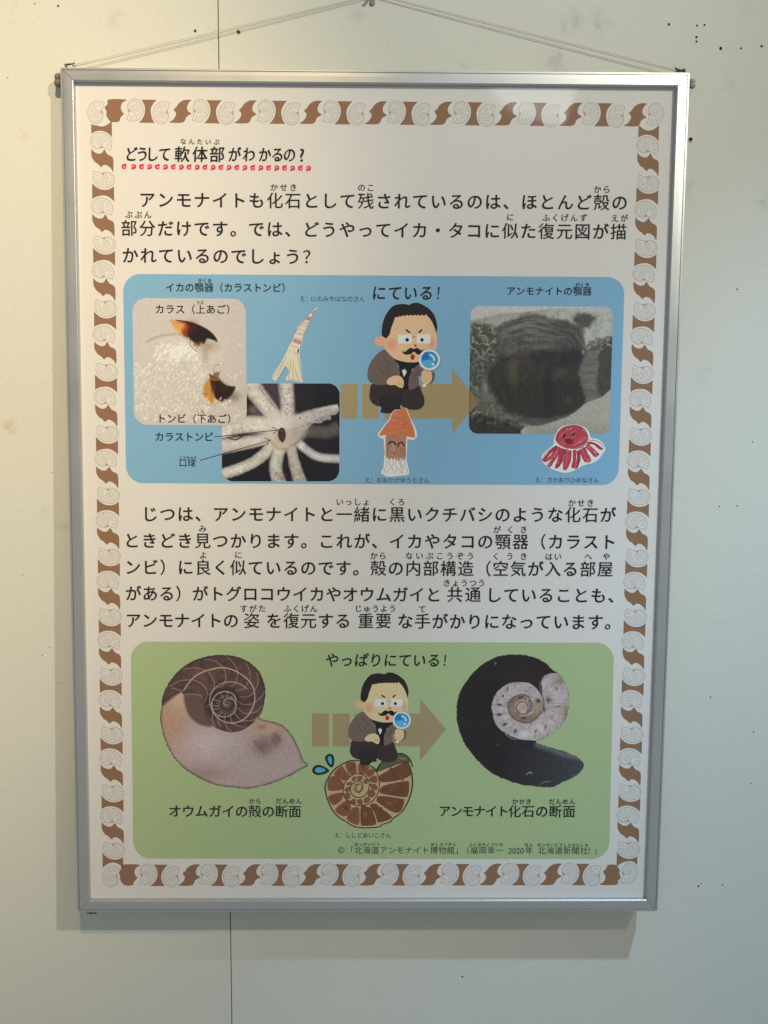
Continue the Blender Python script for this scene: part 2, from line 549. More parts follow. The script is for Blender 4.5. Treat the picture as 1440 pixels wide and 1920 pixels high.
V, Fc = [], []
prof = [(0, 11.6), (2.6, 10.6), (4.4, 8), (4.9, 5.4), (4.2, 2.6), (2.6, 0.2), (1.9, -2), (1.9, -26), (-1.9, -26), (-1.9, -2), (-2.6, .2), (-4.2, 2.6), (-4.9, 5.4), (-4.4, 8), (-2.6, 10.6)]
n = len(prof)
for y, s in ((0.0, 1.0), (-.0016, 1.0), (-.0024, .8)):
    for a, b in prof:
        p = wat(698.5 + a * s, 5.4 + (b - 5.4) * (s if b > -5 else 1)); V.append((p[0], y, p[2]))
for r in range(2):
    for j in range(n): Fc.append((r * n + j, r * n + (j + 1) % n, (r + 1) * n + (j + 1) % n, (r + 1) * n + j))
Fc.append(tuple(range(2 * n, 3 * n)))
t1 = tube([wat(698.5, -12, 0), wat(698.5, -12, -.012), wat(698.5, -16, -.013)], .0014, 8)
V, Fc = join([(V, Fc), t1]); base = np.array(wat(698.5, -10))
me = mesh('wall_hook', [np.asarray(p) - base for p in V], Fc)
o = link('wall_hook', me, None, HOOKM); o.location = tuple(base)
o['label'] = 'small grey drop-shaped wall hook holding the cord at the top edge of the picture'; o['category'] = 'hook'


# ================================================================== PRINTING
def layer(k): return ZS + .000004 + k * 2e-6


def catmull(P, closed=True, sub=6):
    P = np.asarray(P, float); n = len(P)
    if n < 3: return P
    out = []
    rng = range(n) if closed else range(n - 1)
    for i in rng:
        if closed: p0, p1, p2, p3 = P[(i - 1) % n], P[i], P[(i + 1) % n], P[(i + 2) % n]
        else: p0, p1, p2, p3 = P[max(i - 1, 0)], P[i], P[i + 1], P[min(i + 2, n - 1)]
        for s in range(sub):
            t = s / sub
            out.append(.5 * ((2 * p1) + (-p0 + p2) * t + (2 * p0 - 5 * p1 + 4 * p2 - p3) * t * t + (-p0 + 3 * p1 - 3 * p2 + p3) * t ** 3))
    if not closed: out.append(P[-1])
    return np.array(out)


class Draw:
    """flat ink shapes given in photo pixels (or in a zoomed drawing frame) and laid on the sheet"""
    def __init__(s, name, layer0, ox=0, oy=0, sc=1.0, scy=None, dz=1e-6, label=None, ref=None):
        s.V, s.F, s.C = [], [], []
        s.name, s.z, s.ox, s.oy, s.sx, s.sy, s.dz, s.label = name, layer(layer0), ox, oy, sc, scy or sc, dz, label
        s.ref = ref

    def px(s, P):
        P = np.asarray(P, float)
        return np.stack([s.ox + P[:, 0] / s.sx, s.oy + P[:, 1] / s.sy], 1)

    def add(s, P, faces, col):
        q = s.px(P); L = at(q[:, 0], q[:, 1], s.z)
        c = alb(col, *(s.ref or q.mean(0)))
        o = len(s.V)
        s.V += [tuple(p) for p in L]; s.C += [tuple(np.ravel(c))] * len(L)
        s.F += [tuple(i + o for i in f) for f in faces]
        s.z += s.dz

    def poly(s, P, col, smooth=True, sub=6):
        if smooth: P = catmull(P, True, sub)
        s.add(P, [tuple(range(len(P)))], col)

    def ell(s, x, y, rx, ry, col, n=28, rot=0):
        a = np.linspace(0, 2 * math.pi, n, endpoint=False)
        X, Y = rx * np.cos(a), ry * np.sin(a); c, d = math.cos(rot), math.sin(rot)
        s.add(np.stack([x + X * c - Y * d, y + X * d + Y * c], 1), [tuple(range(n))], col)

    def line(s, P, w, col, smooth=True, taper=False, sub=5):
        if smooth and len(P) > 2: P = catmull(P, False, sub)
        P = np.asarray(P, float); n = len(P)
        T = np.gradient(P, axis=0); T /= (np.linalg.norm(T, axis=1, keepdims=True) + 1e-9)
        N = np.stack([-T[:, 1], T[:, 0]], 1)
        ww = np.full(n, w / 2.0)
        if taper: ww = ww * (0.25 + .75 * np.sin(np.linspace(0.1, math.pi - .1, n)))
        A, B = P + N * ww[:, None], P - N * ww[:, None]
        s.add(np.concatenate([A, B]), [(i, i + 1, n + i + 1, n + i) for i in range(n - 1)], col)

    def rrect(s, x0, y0, x1, y1, r, col):
        P = []
        for cx, cy, a0 in ((x1 - r, y0 + r, -90), (x1 - r, y1 - r, 0), (x0 + r, y1 - r, 90), (x0 + r, y0 + r, 180)):
            for k in range(6):
                a = math.radians(a0 + 18 * k); P.append((cx + r * math.cos(a), cy + r * math.sin(a)))
        s.poly(P, col, False)

    def done(s):
        me = bpy.data.meshes.new(s.name)
        me.from_pydata(s.V, [], s.F); me.update()
        at_ = me.color_attributes.new('ink', 'FLOAT_COLOR', 'POINT')
        at_.data.foreach_set('color', np.concatenate([np.array(s.C), np.ones((len(s.C), 1))], 1).astype(np.float32).ravel())
        return link(s.name, me, sheet, INK, s.label)


def bil(Q, a, b):
    Q = [np.array(q, float) for q in Q]
    a = np.asarray(a)[..., None]; b = np.asarray(b)[..., None]
    return (Q[0] * (1 - a) + Q[1] * a) * (1 - b) + (Q[3] * (1 - a) + Q[2] * a) * b


def panel(name, Q, r, col, lay, label, ref):
    W = math.dist(Q[0], Q[1]); H = math.dist(Q[0], Q[3]); P = []
    for cx, cy, a0 in ((W - r, r, -90), (W - r, H - r, 0), (r, H - r, 90), (r, r, 180)):
        for k in range(13):
            a = math.radians(a0 + 7.5 * k); P.append(((cx + r * math.cos(a)) / W, (cy + r * math.sin(a)) / H))
    P = np.array(P); q = bil(Q, P[:, 0], P[:, 1])
    d = Draw(name, lay, label=label, ref=ref); d.poly(q, col, False)
    return d.done()


# ------------------------------------------------------------------ raster painter for the printed photographs
def vnoise(X, Y, sc, seed=0, octv=3, pers=.5):
    out = np.zeros_like(X, float); amp = 1; tot = 0
    for o in range(octv):
        rs = np.random.RandomState(seed + o * 17); T = rs.rand(64, 64)
        x = X / sc * 2 ** o + 11.3 * o + 100; y = Y / sc * 2 ** o + 5.7 * o + 100
        xi, yi = np.floor(x).astype(int), np.floor(y).astype(int); fx, fy = x - xi, y - yi
        fx = fx * fx * (3 - 2 * fx); fy = fy * fy * (3 - 2 * fy)
        g = lambda a, b: T[a % 64, b % 64]
        out += amp * ((g(xi, yi) * (1 - fx) + g(xi + 1, yi) * fx) * (1 - fy) + (g(xi, yi + 1) * (1 - fx) + g(xi + 1, yi + 1) * fx) * fy)
        tot += amp; amp *= pers
    return out / tot


def seg_dist(X, Y, P, closed):
    P = np.asarray(P, float); n = len(P); D = np.full(X.shape, 1e9); ins = np.zeros(X.shape, bool); U = np.zeros(X.shape)
    m = n if closed else n - 1
    for i in range(m):
        x0, y0 = P[i]; x1, y1 = P[(i + 1) % n]; dx, dy = x1 - x0, y1 - y0; L = dx * dx + dy * dy + 1e-12
        t = np.clip(((X - x0) * dx + (Y - y0) * dy) / L, 0, 1)
        d = np.hypot(X - x0 - t * dx, Y - y0 - t * dy)
        U = np.where(d < D, (i + t) / m, U); D = np.minimum(D, d)
        if closed:
            c = ((y0 > Y) != (y1 > Y)); 
            if abs(dy) > 1e-12: ins ^= c & (X < x0 + (Y - y0) * dx / dy)
    return D, ins, U


class Ras:
    def __init__(s, Q, ox, oy, sc, step=1.0, r=0):
        W = math.dist(Q[0], Q[1]); H = math.dist(Q[0], Q[3]); s.nu, s.nv = int(W / step) + 1, int(H / step) + 1
        a, b = np.meshgrid(np.linspace(0, 1, s.nu), np.linspace(0, 1, s.nv))
        q = bil(Q, a, b); s.U, s.Vp = q[..., 0], q[..., 1]
        s.X, s.Y = (s.U - ox) * sc, (s.Vp - oy) * sc
        s.I = np.zeros(s.X.shape + (3,)); s.M = np.ones(s.X.shape, bool)
        if r:
            x, y = a * W, b * H
            dx = np.maximum(np.maximum(r - x, x - (W - r)), 0); dy = np.maximum(np.maximum(r - y, y - (H - r)), 0)
            s.M = np.hypot(dx, dy) <= r + .3
        s.sc = sc

    def base(s, c): s.I[:] = c

    def mix(s, m, c):
        m = np.clip(m, 0, 1)[..., None]; s.I = s.I * (1 - m) + np.asarray(c, float) * m

    def mask(s, P, soft=4, smooth=True, jag=0, jsc=20, seed=3):
        if smooth: P = catmull(P, True, 5)
        X, Y = s.X, s.Y
        if jag:
            X = X + (vnoise(s.X, s.Y, jsc, seed) - .5) * jag; Y = Y + (vnoise(s.X, s.Y, jsc, seed + 50) - .5) * jag
        D, ins, _ = seg_dist(X, Y, P, True)
        sd = np.where(ins, D, -D)
        return np.clip(sd / soft + .5, 0, 1)

    def fill(s, P, c, soft=4, al=1, smooth=True, jag=0, jsc=20, tex=None):
        m = s.mask(P, soft, smooth, jag, jsc) * al
        if tex is not None: m = m * tex
        s.mix(m, c); return m

    def line(s, P, w, c, soft=3, al=1, smooth=True, taper=0, lim=None):
        if smooth and len(P) > 2: P = catmull(P, False, 5)
        D, _, U = seg_dist(s.X, s.Y, P, False)
        ww = w / 2 * (1 - taper * U)
        m = np.clip((ww - D) / soft + .5, 0, 1) * al
        if lim is not None: m = m * lim
        s.mix(m, c); return m

    def blob(s, x, y, rx, ry, c, al=1, p=1.0, rot=0):
        dx, dy = s.X - x, s.Y - y; c_, s_ = math.cos(rot), math.sin(rot)
        d = ((dx * c_ + dy * s_) / rx) ** 2 + ((-dx * s_ + dy * c_) / ry) ** 2
        s.mix(al * np.exp(-d * p), c)

    def n(s, sc, seed=0, o=3, pers=.5): return vnoise(s.X, s.Y, sc, seed, o, pers)

    def specks(s, n, box, r, c, seed=1, al=1, ell=1.0, rot=0):
        rs = np.random.RandomState(seed)
        for i in range(n):
            x = rs.uniform(box[0], box[2]); y = rs.uniform(box[1], box[3]); q = r * rs.uniform(.6, 1.5)
            j0 = np.abs(s.X - x).min(0) < q * 4; 
            s._sp(x, y, q, q * ell, c, al * rs.uniform(.5, 1), rot)

    def _sp(s, x, y, rx, ry, c, al, rot):
        cx = (x - s.X[0, 0]) / (s.X[0, -1] - s.X[0, 0] + 1e-9) * (s.nu - 1); cy = (y - s.Y[0, 0]) / (s.Y[-1, 0] - s.Y[0, 0] + 1e-9) * (s.nv - 1)
        k = int(max(rx, ry) * 3 / s.sc) + 2
        i0, i1, j0, j1 = max(0, int(cy) - k), min(s.nv, int(cy) + k + 1), max(0, int(cx) - k), min(s.nu, int(cx) + k + 1)
        if i1 <= i0 or j1 <= j0: return
        X, Y = s.X[i0:i1, j0:j1] - x, s.Y[i0:i1, j0:j1] - y; a, b = math.cos(rot), math.sin(rot)
        d = ((X * a + Y * b) / rx) ** 2 + ((-X * b + Y * a) / ry) ** 2
        m = (al * np.exp(-d))[..., None]; s.I[i0:i1, j0:j1] = s.I[i0:i1, j0:j1] * (1 - m) + np.asarray(c, float) * m

    def done(s, name, lay, label):
        L = at(s.U.ravel(), s.Vp.ravel(), layer(lay))
        C = alb(np.clip(s.I, 0, 255).reshape(-1, 3), s.U.ravel(), s.Vp.ravel())
        idx = np.arange(s.nu * s.nv).reshape(s.nv, s.nu); M = s.M
        ok = M[:-1, :-1] & M[1:, :-1] & M[:-1, 1:] & M[1:, 1:]
        q = np.stack([idx[:-1, :-1][ok], idx[1:, :-1][ok], idx[1:, 1:][ok], idx[:-1, 1:][ok]], 1)
        used = np.unique(q); rm = np.full(s.nu * s.nv, -1); rm[used] = np.arange(len(used)); q = rm[q]; L = L[used]; C = C[used]
        me = bpy.data.meshes.new(name)
        me.vertices.add(len(L)); me.vertices.foreach_set('co', L.astype(np.float32).ravel())
        me.loops.add(q.size); me.loops.foreach_set('vertex_index', q.astype(np.int32).ravel())
        me.polygons.add(len(q)); me.polygons.foreach_set('loop_start', np.arange(0, q.size, 4, dtype=np.int32))
        me.update(calc_edges=True); me.validate()
        a = me.color_attributes.new('ink', 'FLOAT_COLOR', 'POINT')
        a.data.foreach_set('color', np.concatenate([C, np.ones((len(C), 1))], 1).astype(np.float32).ravel())
        return link(name, me, sheet, INK, label)


# ------------------------------------------------------------------ border of ammonites
BROWN = (139, 101, 73)
LINE_C = (134, 118, 97)


def ammonite_lines():
    """thin ink drawing of a ribbed ammonite, about 2 x 2 units: aperture at upper right"""
    S = []
    c = np.array([-.18, .26])
    th = np.linspace(0, 2 * math.pi, 60)
    # outer whorl: from the aperture (upper right) anticlockwise round to under the aperture
    def R(t):                       # t: 0 at the aperture's outer corner .. 1 after about 1.05 turns
        return 1.36 - .70 * t ** .75
    A0 = math.radians(50)
    def pt(t, k=1.0):
        a = A0 + t * math.radians(345); r = R(t) * k
        return c + np.array([r * math.cos(a) * .86, -r * math.sin(a)])
    outer = [pt(t) for t in np.linspace(0, 1, 44)]
    S.append((outer, .03))
    inner_end = c + np.array([.40, -.14])
    S.append(([outer[0], outer[0] + (-.10, .10), outer[0] * .55 + inner_end * .45 + (-.03, 0), inner_end], .04))
    S.append(([inner_end, c + np.array([.52, -.10]), outer[-1]], .035))
    # inner whorls
    sp = []
    for t in np.linspace(0, 1, 60):
        a = math.radians(15) + t * 2 * math.pi * 2.6; r = .40 * (1 - t) ** .9 + .02
        sp.append(c + np.array([r * math.cos(a), -r * math.sin(a)]))
    S.append((sp, .028))
    n = 25
    for i in range(n):
        t = .03 + .95 * i / (n - 1)
        k0 = .43 / R(t) + .08 + .09 * ((i * 7) % 3) / 2; 
        p0, p1 = pt(t, k0 + (.14 if t < .1 else 0)), pt(t + .012, .985)
        mid = (p0 + p1) / 2 + (pt(t + .03, .8) - pt(t, .8)) * .35
        S.append(([p0, mid, p1], .024 if i % 3 else .032))
    return S


def stroke_mesh(lines, colr, name):
    V, Fc = [], []
    for P, wd in lines:
        P = catmull(P, False, 3) if len(P) < 40 else np.asarray(P, float)
        n = len(P); T = np.gradient(P, axis=0); T /= (np.linalg.norm(T, axis=1, keepdims=True) + 1e-9)
        N = np.stack([-T[:, 1], T[:, 0]], 1) * wd / 2; o = len(V)
        V += [(p[0], -p[1], 0) for p in P + N] + [(p[0], -p[1], 0) for p in P - N]
        Fc += [(o + i, o + i + 1, o + n + i + 1, o + n + i) for i in range(n - 1)]
    me = mesh(name, V, Fc); set_ink(me, colr); return me


def set_ink(me, c):
    a = me.color_attributes.new('ink', 'FLOAT_COLOR', 'POINT')
    a.data.foreach_set('color', np.tile(np.append(np.ravel(c), 1.0), (len(me.vertices), 1)).astype(np.float32).ravel())
    me.materials.append(INK)


def motif_mesh():
    L = ammonite_lines(); me = stroke_mesh(L, (0, 0, 0), 'tmp')
    V = [tuple(v.co) for v in me.vertices]; Fc = [tuple(p.vertices) for p in me.polygons]
    lc = np.ravel(alb(LINE_C, 300, 400)); C = [tuple(lc)] * len(V)
    o = np.array(L[0][0]); c = o.mean(0); H = []
    P = list(o) + [L[2][0][0]]
    for p in P:
        d = p - c; H.append(p + d / np.linalg.norm(d) * .17)
    H = catmull(H[::2], True, 3); n0 = len(V)
    V += [(p[0], -p[1], -1.0) for p in H]; C += [PAPER_RGB] * len(H); Fc.append(tuple(range(n0, n0 + len(H))))
    m2 = mesh('ammonite_motif', V, Fc)
    a = m2.color_attributes.new('ink', 'FLOAT_COLOR', 'POINT')
    a.data.foreach_set('color', np.concatenate([np.array(C), np.ones((len(C), 1))], 1).astype(np.float32).ravel())
    m2.materials.append(INK); bpy.data.meshes.remove(me)
    return m2


AM = motif_mesh()


def flag_mesh(P, name, smooth=0):
    V = [(x, -y, 0) for x, y in P]
    me = mesh(name, V, [tuple(range(len(V)))]); set_ink(me, alb(BROWN, 200, 300)); return me


def bow(x0, x1, y, k, n=8):          # halo curves of the waisted blotch
    return [(x0 + (x1 - x0) * t, y[0] + (y[1] - y[0]) * t) for t in np.linspace(0, 1, n)]


# coordinates in photo pixels about the blotch's centre (row height about 42)
ISH = [(-17, -21), (17, -21)] + [(5.5 + 11.5 * (abs(t) ** 2.0), 21 * t) for t in np.linspace(-.93, .93, 11)] + [(17, 21), (-17, 21)] + \
      [(-5.5 - 11.5 * (abs(t) ** 2.0), 21 * t) for t in np.linspace(.93, -.93, 11)]
SSH = catmull([(x * 1.12, y) for x, y in [(17.5, -21), (6, -21), (-3, -15.5), (-7, -9), (-12, -3), (-8.5, 2), (-9.3, 8.5), (-14, 15.5), (-19.5, 20), (0, 20.5),
               (6, 17), (9, 10), (14, 6), (17.5, 3.5), (11.5, -1.5), (10.5, -9), (14, -17)]], True, 4)
CSH = [(-24, -21), (8, -21), (1, -15), (-2, -7), (-.5, 0), (3, 5), (-3, 12), (-6, 19), (-19, 20), (-25, 16), (-29.5, 8), (-29, 1), (-32.5, -7), (-27, -12)]
CSH = [(x + 12, y) for x, y in CSH]
I_M, S_M, C_M = flag_mesh(ISH, 'brown_motif'), flag_mesh(SSH, 'brown_motif'), flag_mesh(catmull(CSH, True, 4), 'brown_motif')


def place(me, name, u, v, rot, scale, lay, flip=1):
    L = at(u, v, layer(lay))
    e = (at(u + 20, v, layer(lay)) - L); k = np.linalg.norm(e) / 20
    o = link(name, me, sheet)
    o.location = tuple(L); o.rotation_euler = (0, 0, rot); o.scale = (scale * k * flip, scale * k, 3e-6)
    return o


# ammonite centres in the photo at the four corners of the border
cTL, cTR, cBL, cBR = (185, 207.5), (1222, 215.5), (213, 1641), (1173, 1639)


def lerp_sheet(a, b, t):
    A, B = at(*a, ZS), at(*b, ZS); P = A * (1 - t) + B * t
    # back to photo pixels for a uniform placing routine
    d = P - O_L; dw = d @ LB; c = CM @ dw
    return 720 + F * c[0] / c[1], 960 - F * c[2] / c[1]


SCL = 21.0
for a, b, last_c in ((cTL, cTR, False), (cBL, cBR, True)):
    N = 17
    for i in range(N + 1):
        u, v = lerp_sheet(a, b, i / N)
        odd = i % 2
        place(AM, 'ammonite_motif', u + (1.5 if odd else 0), v + (0 if odd else 1.5), math.pi if odd else 0, SCL * .93, 6)
        if i < N:
            u, v = lerp_sheet(a, b, (i + .5) / N)
            if i == 0: place(C_M, 'brown_motif', u + 1, v + .5, 0, 1, 3)
            elif i == N - 1 and last_c: place(C_M, 'brown_motif', u, v + .5, math.pi, .96, 3)
            elif i % 2 == 0: place(S_M, 'brown_motif', u + 1, v + .5, 0, 1.0, 3)
            else: place(I_M, 'brown_motif', u, v + .5, 0, 1.0, 3)
for a, b, off in ((cTL, cBL, 5), (cTR, cBR, -5)):
    N = 25
    a = (a[0] + off, a[1]); 
    if off > 0: b = (b[0] - 1, b[1])
    else: b = (b[0] + 2, b[1])
    for i in range(N):
        if i:
            u, v = lerp_sheet(a, b, i / N)
            r = -math.pi / 2 if i % 2 else math.pi / 2
            place(AM, 'ammonite_motif', u + (0 if i % 2 else 1), v + 1, r, SCL * .93, 6)
        u, v = lerp_sheet(a, b, (i + .5) / N)
        if i == 0 or i == N - 1: place(I_M, 'brown_motif', u, v + (4 if i == 0 else -2), math.pi / 2, .92, 3)
        elif i % 2: place(S_M, 'brown_motif', u + 1, v, math.pi / 2, .98, 3, 1).scale.y *= 1
        else: place(I_M, 'brown_motif', u + 1, v, math.pi / 2, .98, 3)

# ------------------------------------------------------------------ lettering
GL = {}
fc = bpy.data.curves.new('glyph', 'FONT'); fo = bpy.data.objects.new('glyph', fc); COL.objects.link(fo)
fc.resolution_u = 4; fc.size = 1


def glyph(ch, off):
    k = (ch, off)
    if k not in GL:
        fc.body = ch; fc.offset = off
        bpy.context.view_layer.update()
        dg = bpy.context.evaluated_depsgraph_get()
        m = bpy.data.meshes.new_from_object(fo.evaluated_get(dg))
        V = np.array([v.co[:2] for v in m.vertices]).reshape(-1, 2); Fc = [tuple(p.vertices) for p in m.polygons]
        adv = 1.0
        if ord(ch) < 256 and len(V): adv = V[:, 0].max() + V[:, 0].min()
        GL[k] = (V, Fc, adv); bpy.data.meshes.remove(m)
    return GL[k]


def text(s, u0, v0, u1, v1, size, off=.004, sx=1.0, sy=1.0, name='text_line', mat=None, lay=140, xs=None, nib=None, shear=0, label=None):
    """glyph boxes with their centres evenly spaced from (u0, v0) to (u1, v1); size = em in photo pixels"""
    z = layer(lay)
    P0, P1 = at(u0, v0, z), at(u1, v1, z)
    k = np.linalg.norm(at(u0 + 10, v0, z) - at(u0, v0, z)) / 10 if u1 == u0 else np.linalg.norm(P1 - P0) / math.dist((u0, v0), (u1, v1))
    k2 = np.linalg.norm(at((u0 + u1) / 2, v0 + 10, z) - at((u0 + u1) / 2, v0, z)) / 10
    S = size * k; SY = size * k2 * .5 + S * .5
    d = (P1 - P0)[:2] if u1 != u0 else (at(u0 + 10, v0, z) - P0)[:2]
    n = len(s); ex = d / np.linalg.norm(d); ey = np.array([-ex[1], ex[0]])
    V, Fc = [], []
    for i, ch in enumerate(s):
        if ch in ' \u3000': continue
        G, gf, adv = glyph(ch, off if ord(ch) < 0x4e00 else min(off, 0.0) - (.004 if name == 'title_text' else 0))
        if xs is not None: t = (xs[i] - u0) / (u1 - u0)
        else: t = i / max(1, n - 1)
        c = P0[:2] * (1 - t) + P1[:2] * t
        for q, (nx, ny) in enumerate(nib or [(0, 0)]):
            gx = (G[:, 0] - adv / 2 + nx) * S * sx; gy = (G[:, 1] - .38 + ny) * SY * sy
            if ord(ch) < 256: gy = (G[:, 1] - .36 + ny) * SY * sy
            gx = gx + gy * shear
            o = len(V)
            for a, b in zip(gx, gy):
                p = c + ex * a + ey * b; V.append((p[0], p[1], z + q * 8e-7))
            Fc += [tuple(j + o for j in f) for f in gf]
    me = mesh(name, V, Fc)
    return link(name, me, sheet, mat or BLACK, label)


def ruby(s, u0, v0, u1=None, v1=None, size=15.0, off=.006, **k):
    k.setdefault('nib', [(-.008, 0), (.008, 0)])
    return text(s, u0, v0, u1 if u1 is not None else u0, v1 or v0, size, off=off, name='reading_text', **k)


# title, with a broad-nib look: thin glyphs swept along a slanted nib
TN = [(-.024, -.015), (-.012, -.0075), (0, 0), (.012, .0075), (.024, .015)]
TT = 'どうして軟体部がわかるの'
TX = [246, 267, 285.5, 309, 341.5, 375, 407, 440, 467, 496.5, 520.5, 543]
for j, (i0, i1) in enumerate(((0, 4), (4, 7), (7, 12))):
    kana = j != 1
    text(TT[i0:i1], TX[i0], 288.6 + .004 * (TX[i0] - 230), TX[i1 - 1], 288.6 + .004 * (TX[i1 - 1] - 230), 28.5 if kana else 30.5, off=.002, sx=.86 if kana else .97, sy=1.02,
         xs=TX[i0:i1], nib=TN, shear=.05, name='title_text')
text('?', 566.5, 290, 566.5, 290, 34, off=.004, sx=.95, name='title_text', nib=[(-.015, 0), (0, 0), (.015, 0)])
ruby('なんたいぶ', 343.5, 265, 406, 266, 12)

BODY = [
 ('アンモナイトも化石として残されているのは、ほとんど殻の', 276, 374.3, 1162, 379.5, 31.5),
 ('部分だけです。では、どうやってイカ・タコに似た復元図が描', 242, 427.5, 1160, 434.3, 31.5),
 ('かれているのでしょう？', 244, 478.5, 583, 481.2, 31.5),
 ('じつは、アンモナイトと一緒に黒いクチバシのような化石が', 281, 963.5, 1140, 965.3, 31),
 ('ときどき見つかります。これが、イカやタコの顎器（カラスト', 247, 1013.3, 1141, 1016, 31),
 ('ンビ）に良く似ているのです。殻の内部構造（空気が入る部屋', 249, 1063.3, 1135, 1067, 31),
 ('がある）がトグロコウイカやオウムガイと', 250, 1112.5, 813, 1115, 30.5),
 ('共通', 853, 1114.5, 887, 1114.6, 31),
 ('していることも、', 926, 1115.5, 1155, 1116.5, 31),
 ('アンモナイトの', 250, 1163, 433, 1163.5, 30.5),
 ('姿', 472, 1163.5, 472, 1163.5, 31),
 ('を復元する', 514, 1163.7, 643, 1164, 31),
 ('重要', 686, 1164, 719, 1164, 31),
 ('な手がかりになっています。', 760, 1164.6, 1149, 1166.5, 31)]
BOLD = [(-.011, -.006), (.011, .006)]
for t in BODY: text(*t, off=.006, nib=BOLD)
for t in [('かせき', 514, 351, 550, 351.3), ('のこ', 678, 351.5, 695, 351.7), ('から', 1120.5, 355, 1137.5, 355), ('ぶぶん', 242, 402.3, 277, 402.5),
          ('に', 957, 407), ('ふくげんず', 1024, 408, 1094, 408.3), ('えが', 1153, 409, 1170.5, 409), ('いっしょ', 637, 941, 687, 941), ('くろ', 736, 941, 752.5, 941),
          ('かせき', 1072.5, 943, 1107, 943), ('み', 380, 991), ('がくき', 932, 993, 982, 993), ('よ', 381, 1041), ('に', 447, 1040.5), ('から', 701, 1042, 717.5, 1042),
          ('ないぶこうぞう', 767.5, 1042, 882, 1042.5), ('くうき', 930, 1043, 982, 1043), ('はい', 1029, 1043.5, 1046, 1043.5), ('へ', 1103, 1043.5), ('や', 1137, 1043.7),
          ('きょうつう', 838, 1093, 903, 1093), ('すがた', 457, 1141, 491.5, 1141), ('ふくげん', 539, 1141, 588.5, 1141), ('じゅうよう', 672, 1141, 736, 1141), ('て', 792, 1142)]:
    ruby(*t)


# row of small red ammonites under the title
d = Draw('red_underline', 4, label='row of tiny red ammonites underlining the heading', ref=(400, 313))
RED = (196, 48, 68)
d.rrect(250, 309.5, 582, 318, 1, (224, 192, 182))
for i in range(24):
    x = 233 if i == 0 else 250.5 + (i - 1) * 14.9; y = 312.3 + i * .14
    s = 1 if i % 2 == 0 else -1
    d.ell(x, y, 6.6, 6.4, (226, 198, 186))
    P = [(5, -5), (0, -5), (-4, -3.4), (-5, .5), (-3.2, 4.2), (0.5, 5), (3.6, 3.4), (4.4, .4), (3.4, -1.6)]
    d.poly([(x + s * a, y + s * b) for a, b in P], RED)
    d.ell(x + s * .4, y + s * .8, 1.9, 1.7, (226, 170, 168), 10); d.ell(x + s * .3, y + s * .7, .8, .8, RED, 8)
d.done()

# ------------------------------------------------------------------ blue panel
PB = [(230.5, 513.5), (1171.5, 519.5), (1159.5, 910), (236.5, 906)]
panel('blue_panel', PB, 33, Refl(.24, .47, .69), 2, 'light blue printed panel with rounded corners', (700, 700))
PG = [(245, 1203), (1151.5, 1205), (1142, 1611), (250, 1610)]
panel('green_panel', PG, 33, Refl(.45, .555, .295), 2, 'light green printed panel with rounded corners', (700, 1400))

TAN = Refl(.43, .33, .175)
d = Draw('tan_arrow', 10, label='tan broken arrow pointing right on the blue panel', ref=(750, 750))
for P in ([(638.5, 720), (670.7, 720), (670.7, 785), (638.5, 785)], [(679, 720), (710, 720), (710, 785), (679, 785)],
          [(720.5, 720), (847.5, 720), (847.5, 690.5), (897.7, 753), (847.7, 813.5), (847.7, 785), (720.5, 785)]):
    d.poly(P, TAN, False)
d.done()
d = Draw('tan_arrow', 10, label='tan broken arrow pointing right on the green panel', ref=(700, 1370))
for P in ([(585, 1338), (616.7, 1338), (616.7, 1399.5), (585, 1399.5)], [(624, 1338), (655.5, 1338), (655.5, 1399.5), (624, 1399.5)],
          [(665, 1338), (787.3, 1338), (787.3, 1309.5), (836.5, 1367.5), (787.3, 1427), (787.3, 1399.5), (665, 1399.5)]):
    d.poly(P, Refl(.43, .32, .18), False)
d.done()

# ---- squid arms photo
Q = [(416, 719), (637, 719), (636, 902.5), (416, 902.5)]
r = Ras(Q, 400, 700, 5.54, .8, r=21)
r.base((24, 22, 28)); r.mix(r.n(300, 3), (38, 34, 40))
r.blob(900, 250, 200, 150, (48, 42, 50), .5)
WH = (190, 178, 172)
def arm(P, w0, w1, c=WH, edge=(120, 108, 106), al=1):
    P = catmull(P, False, 6); n = len(P)
    T = np.gradient(P, axis=0); T /= np.linalg.norm(T, axis=1, keepdims=True); N = np.stack([-T[:, 1], T[:, 0]], 1)
    ww = np.linspace(w0, w1, n)[:, None] / 2 * 1.12
    poly = np.concatenate([P + N * ww, (P - N * ww)[::-1]])
    m = r.mask(poly, 13, False, jag=14, jsc=26)
    D, _, U = seg_dist(r.X, r.Y, P, False)
    wl = (w0 + (w1 - w0) * U) / 2
    sh = np.clip(1 - (D / wl) ** 2, 0, 1) ** .5
    tex = .88 + .24 * r.n(40, 5)
    col = (np.array(edge) + (np.array(c) - edge) * sh[..., None]) * tex[..., None]
    a = (m * al)[..., None]; r.I = r.I * (1 - a) + col * a
    return m
r.fill([(480, 110), (700, 90), (700, 400), (600, 330)], (70, 58, 66), 14, .9, tex=.6 + .6 * r.n(40, 8))
arm([(700, 590), (980, 600), (1180, 610), (1310, 560)], 130, 150, (84, 76, 76), (44, 40, 42))
arm([(700, 560), (600, 400), (480, 250), (370, 90)], 140, 190)
arm([(760, 560), (770, 330), (750, 90)], 130, 150)
arm([(760, 560), (960, 460), (1120, 400), (1300, 350)], 150, 60)
r.fill([(900, 520), (1000, 420), (1140, 370), (1280, 350), (1300, 390), (1270, 430), (1225, 440), (1220, 480), (1160, 490), (1110, 520), (1040, 520), (960, 580)], (168, 156, 154), 10, .9, jag=10, tex=.7 + .5 * r.n(50, 5))
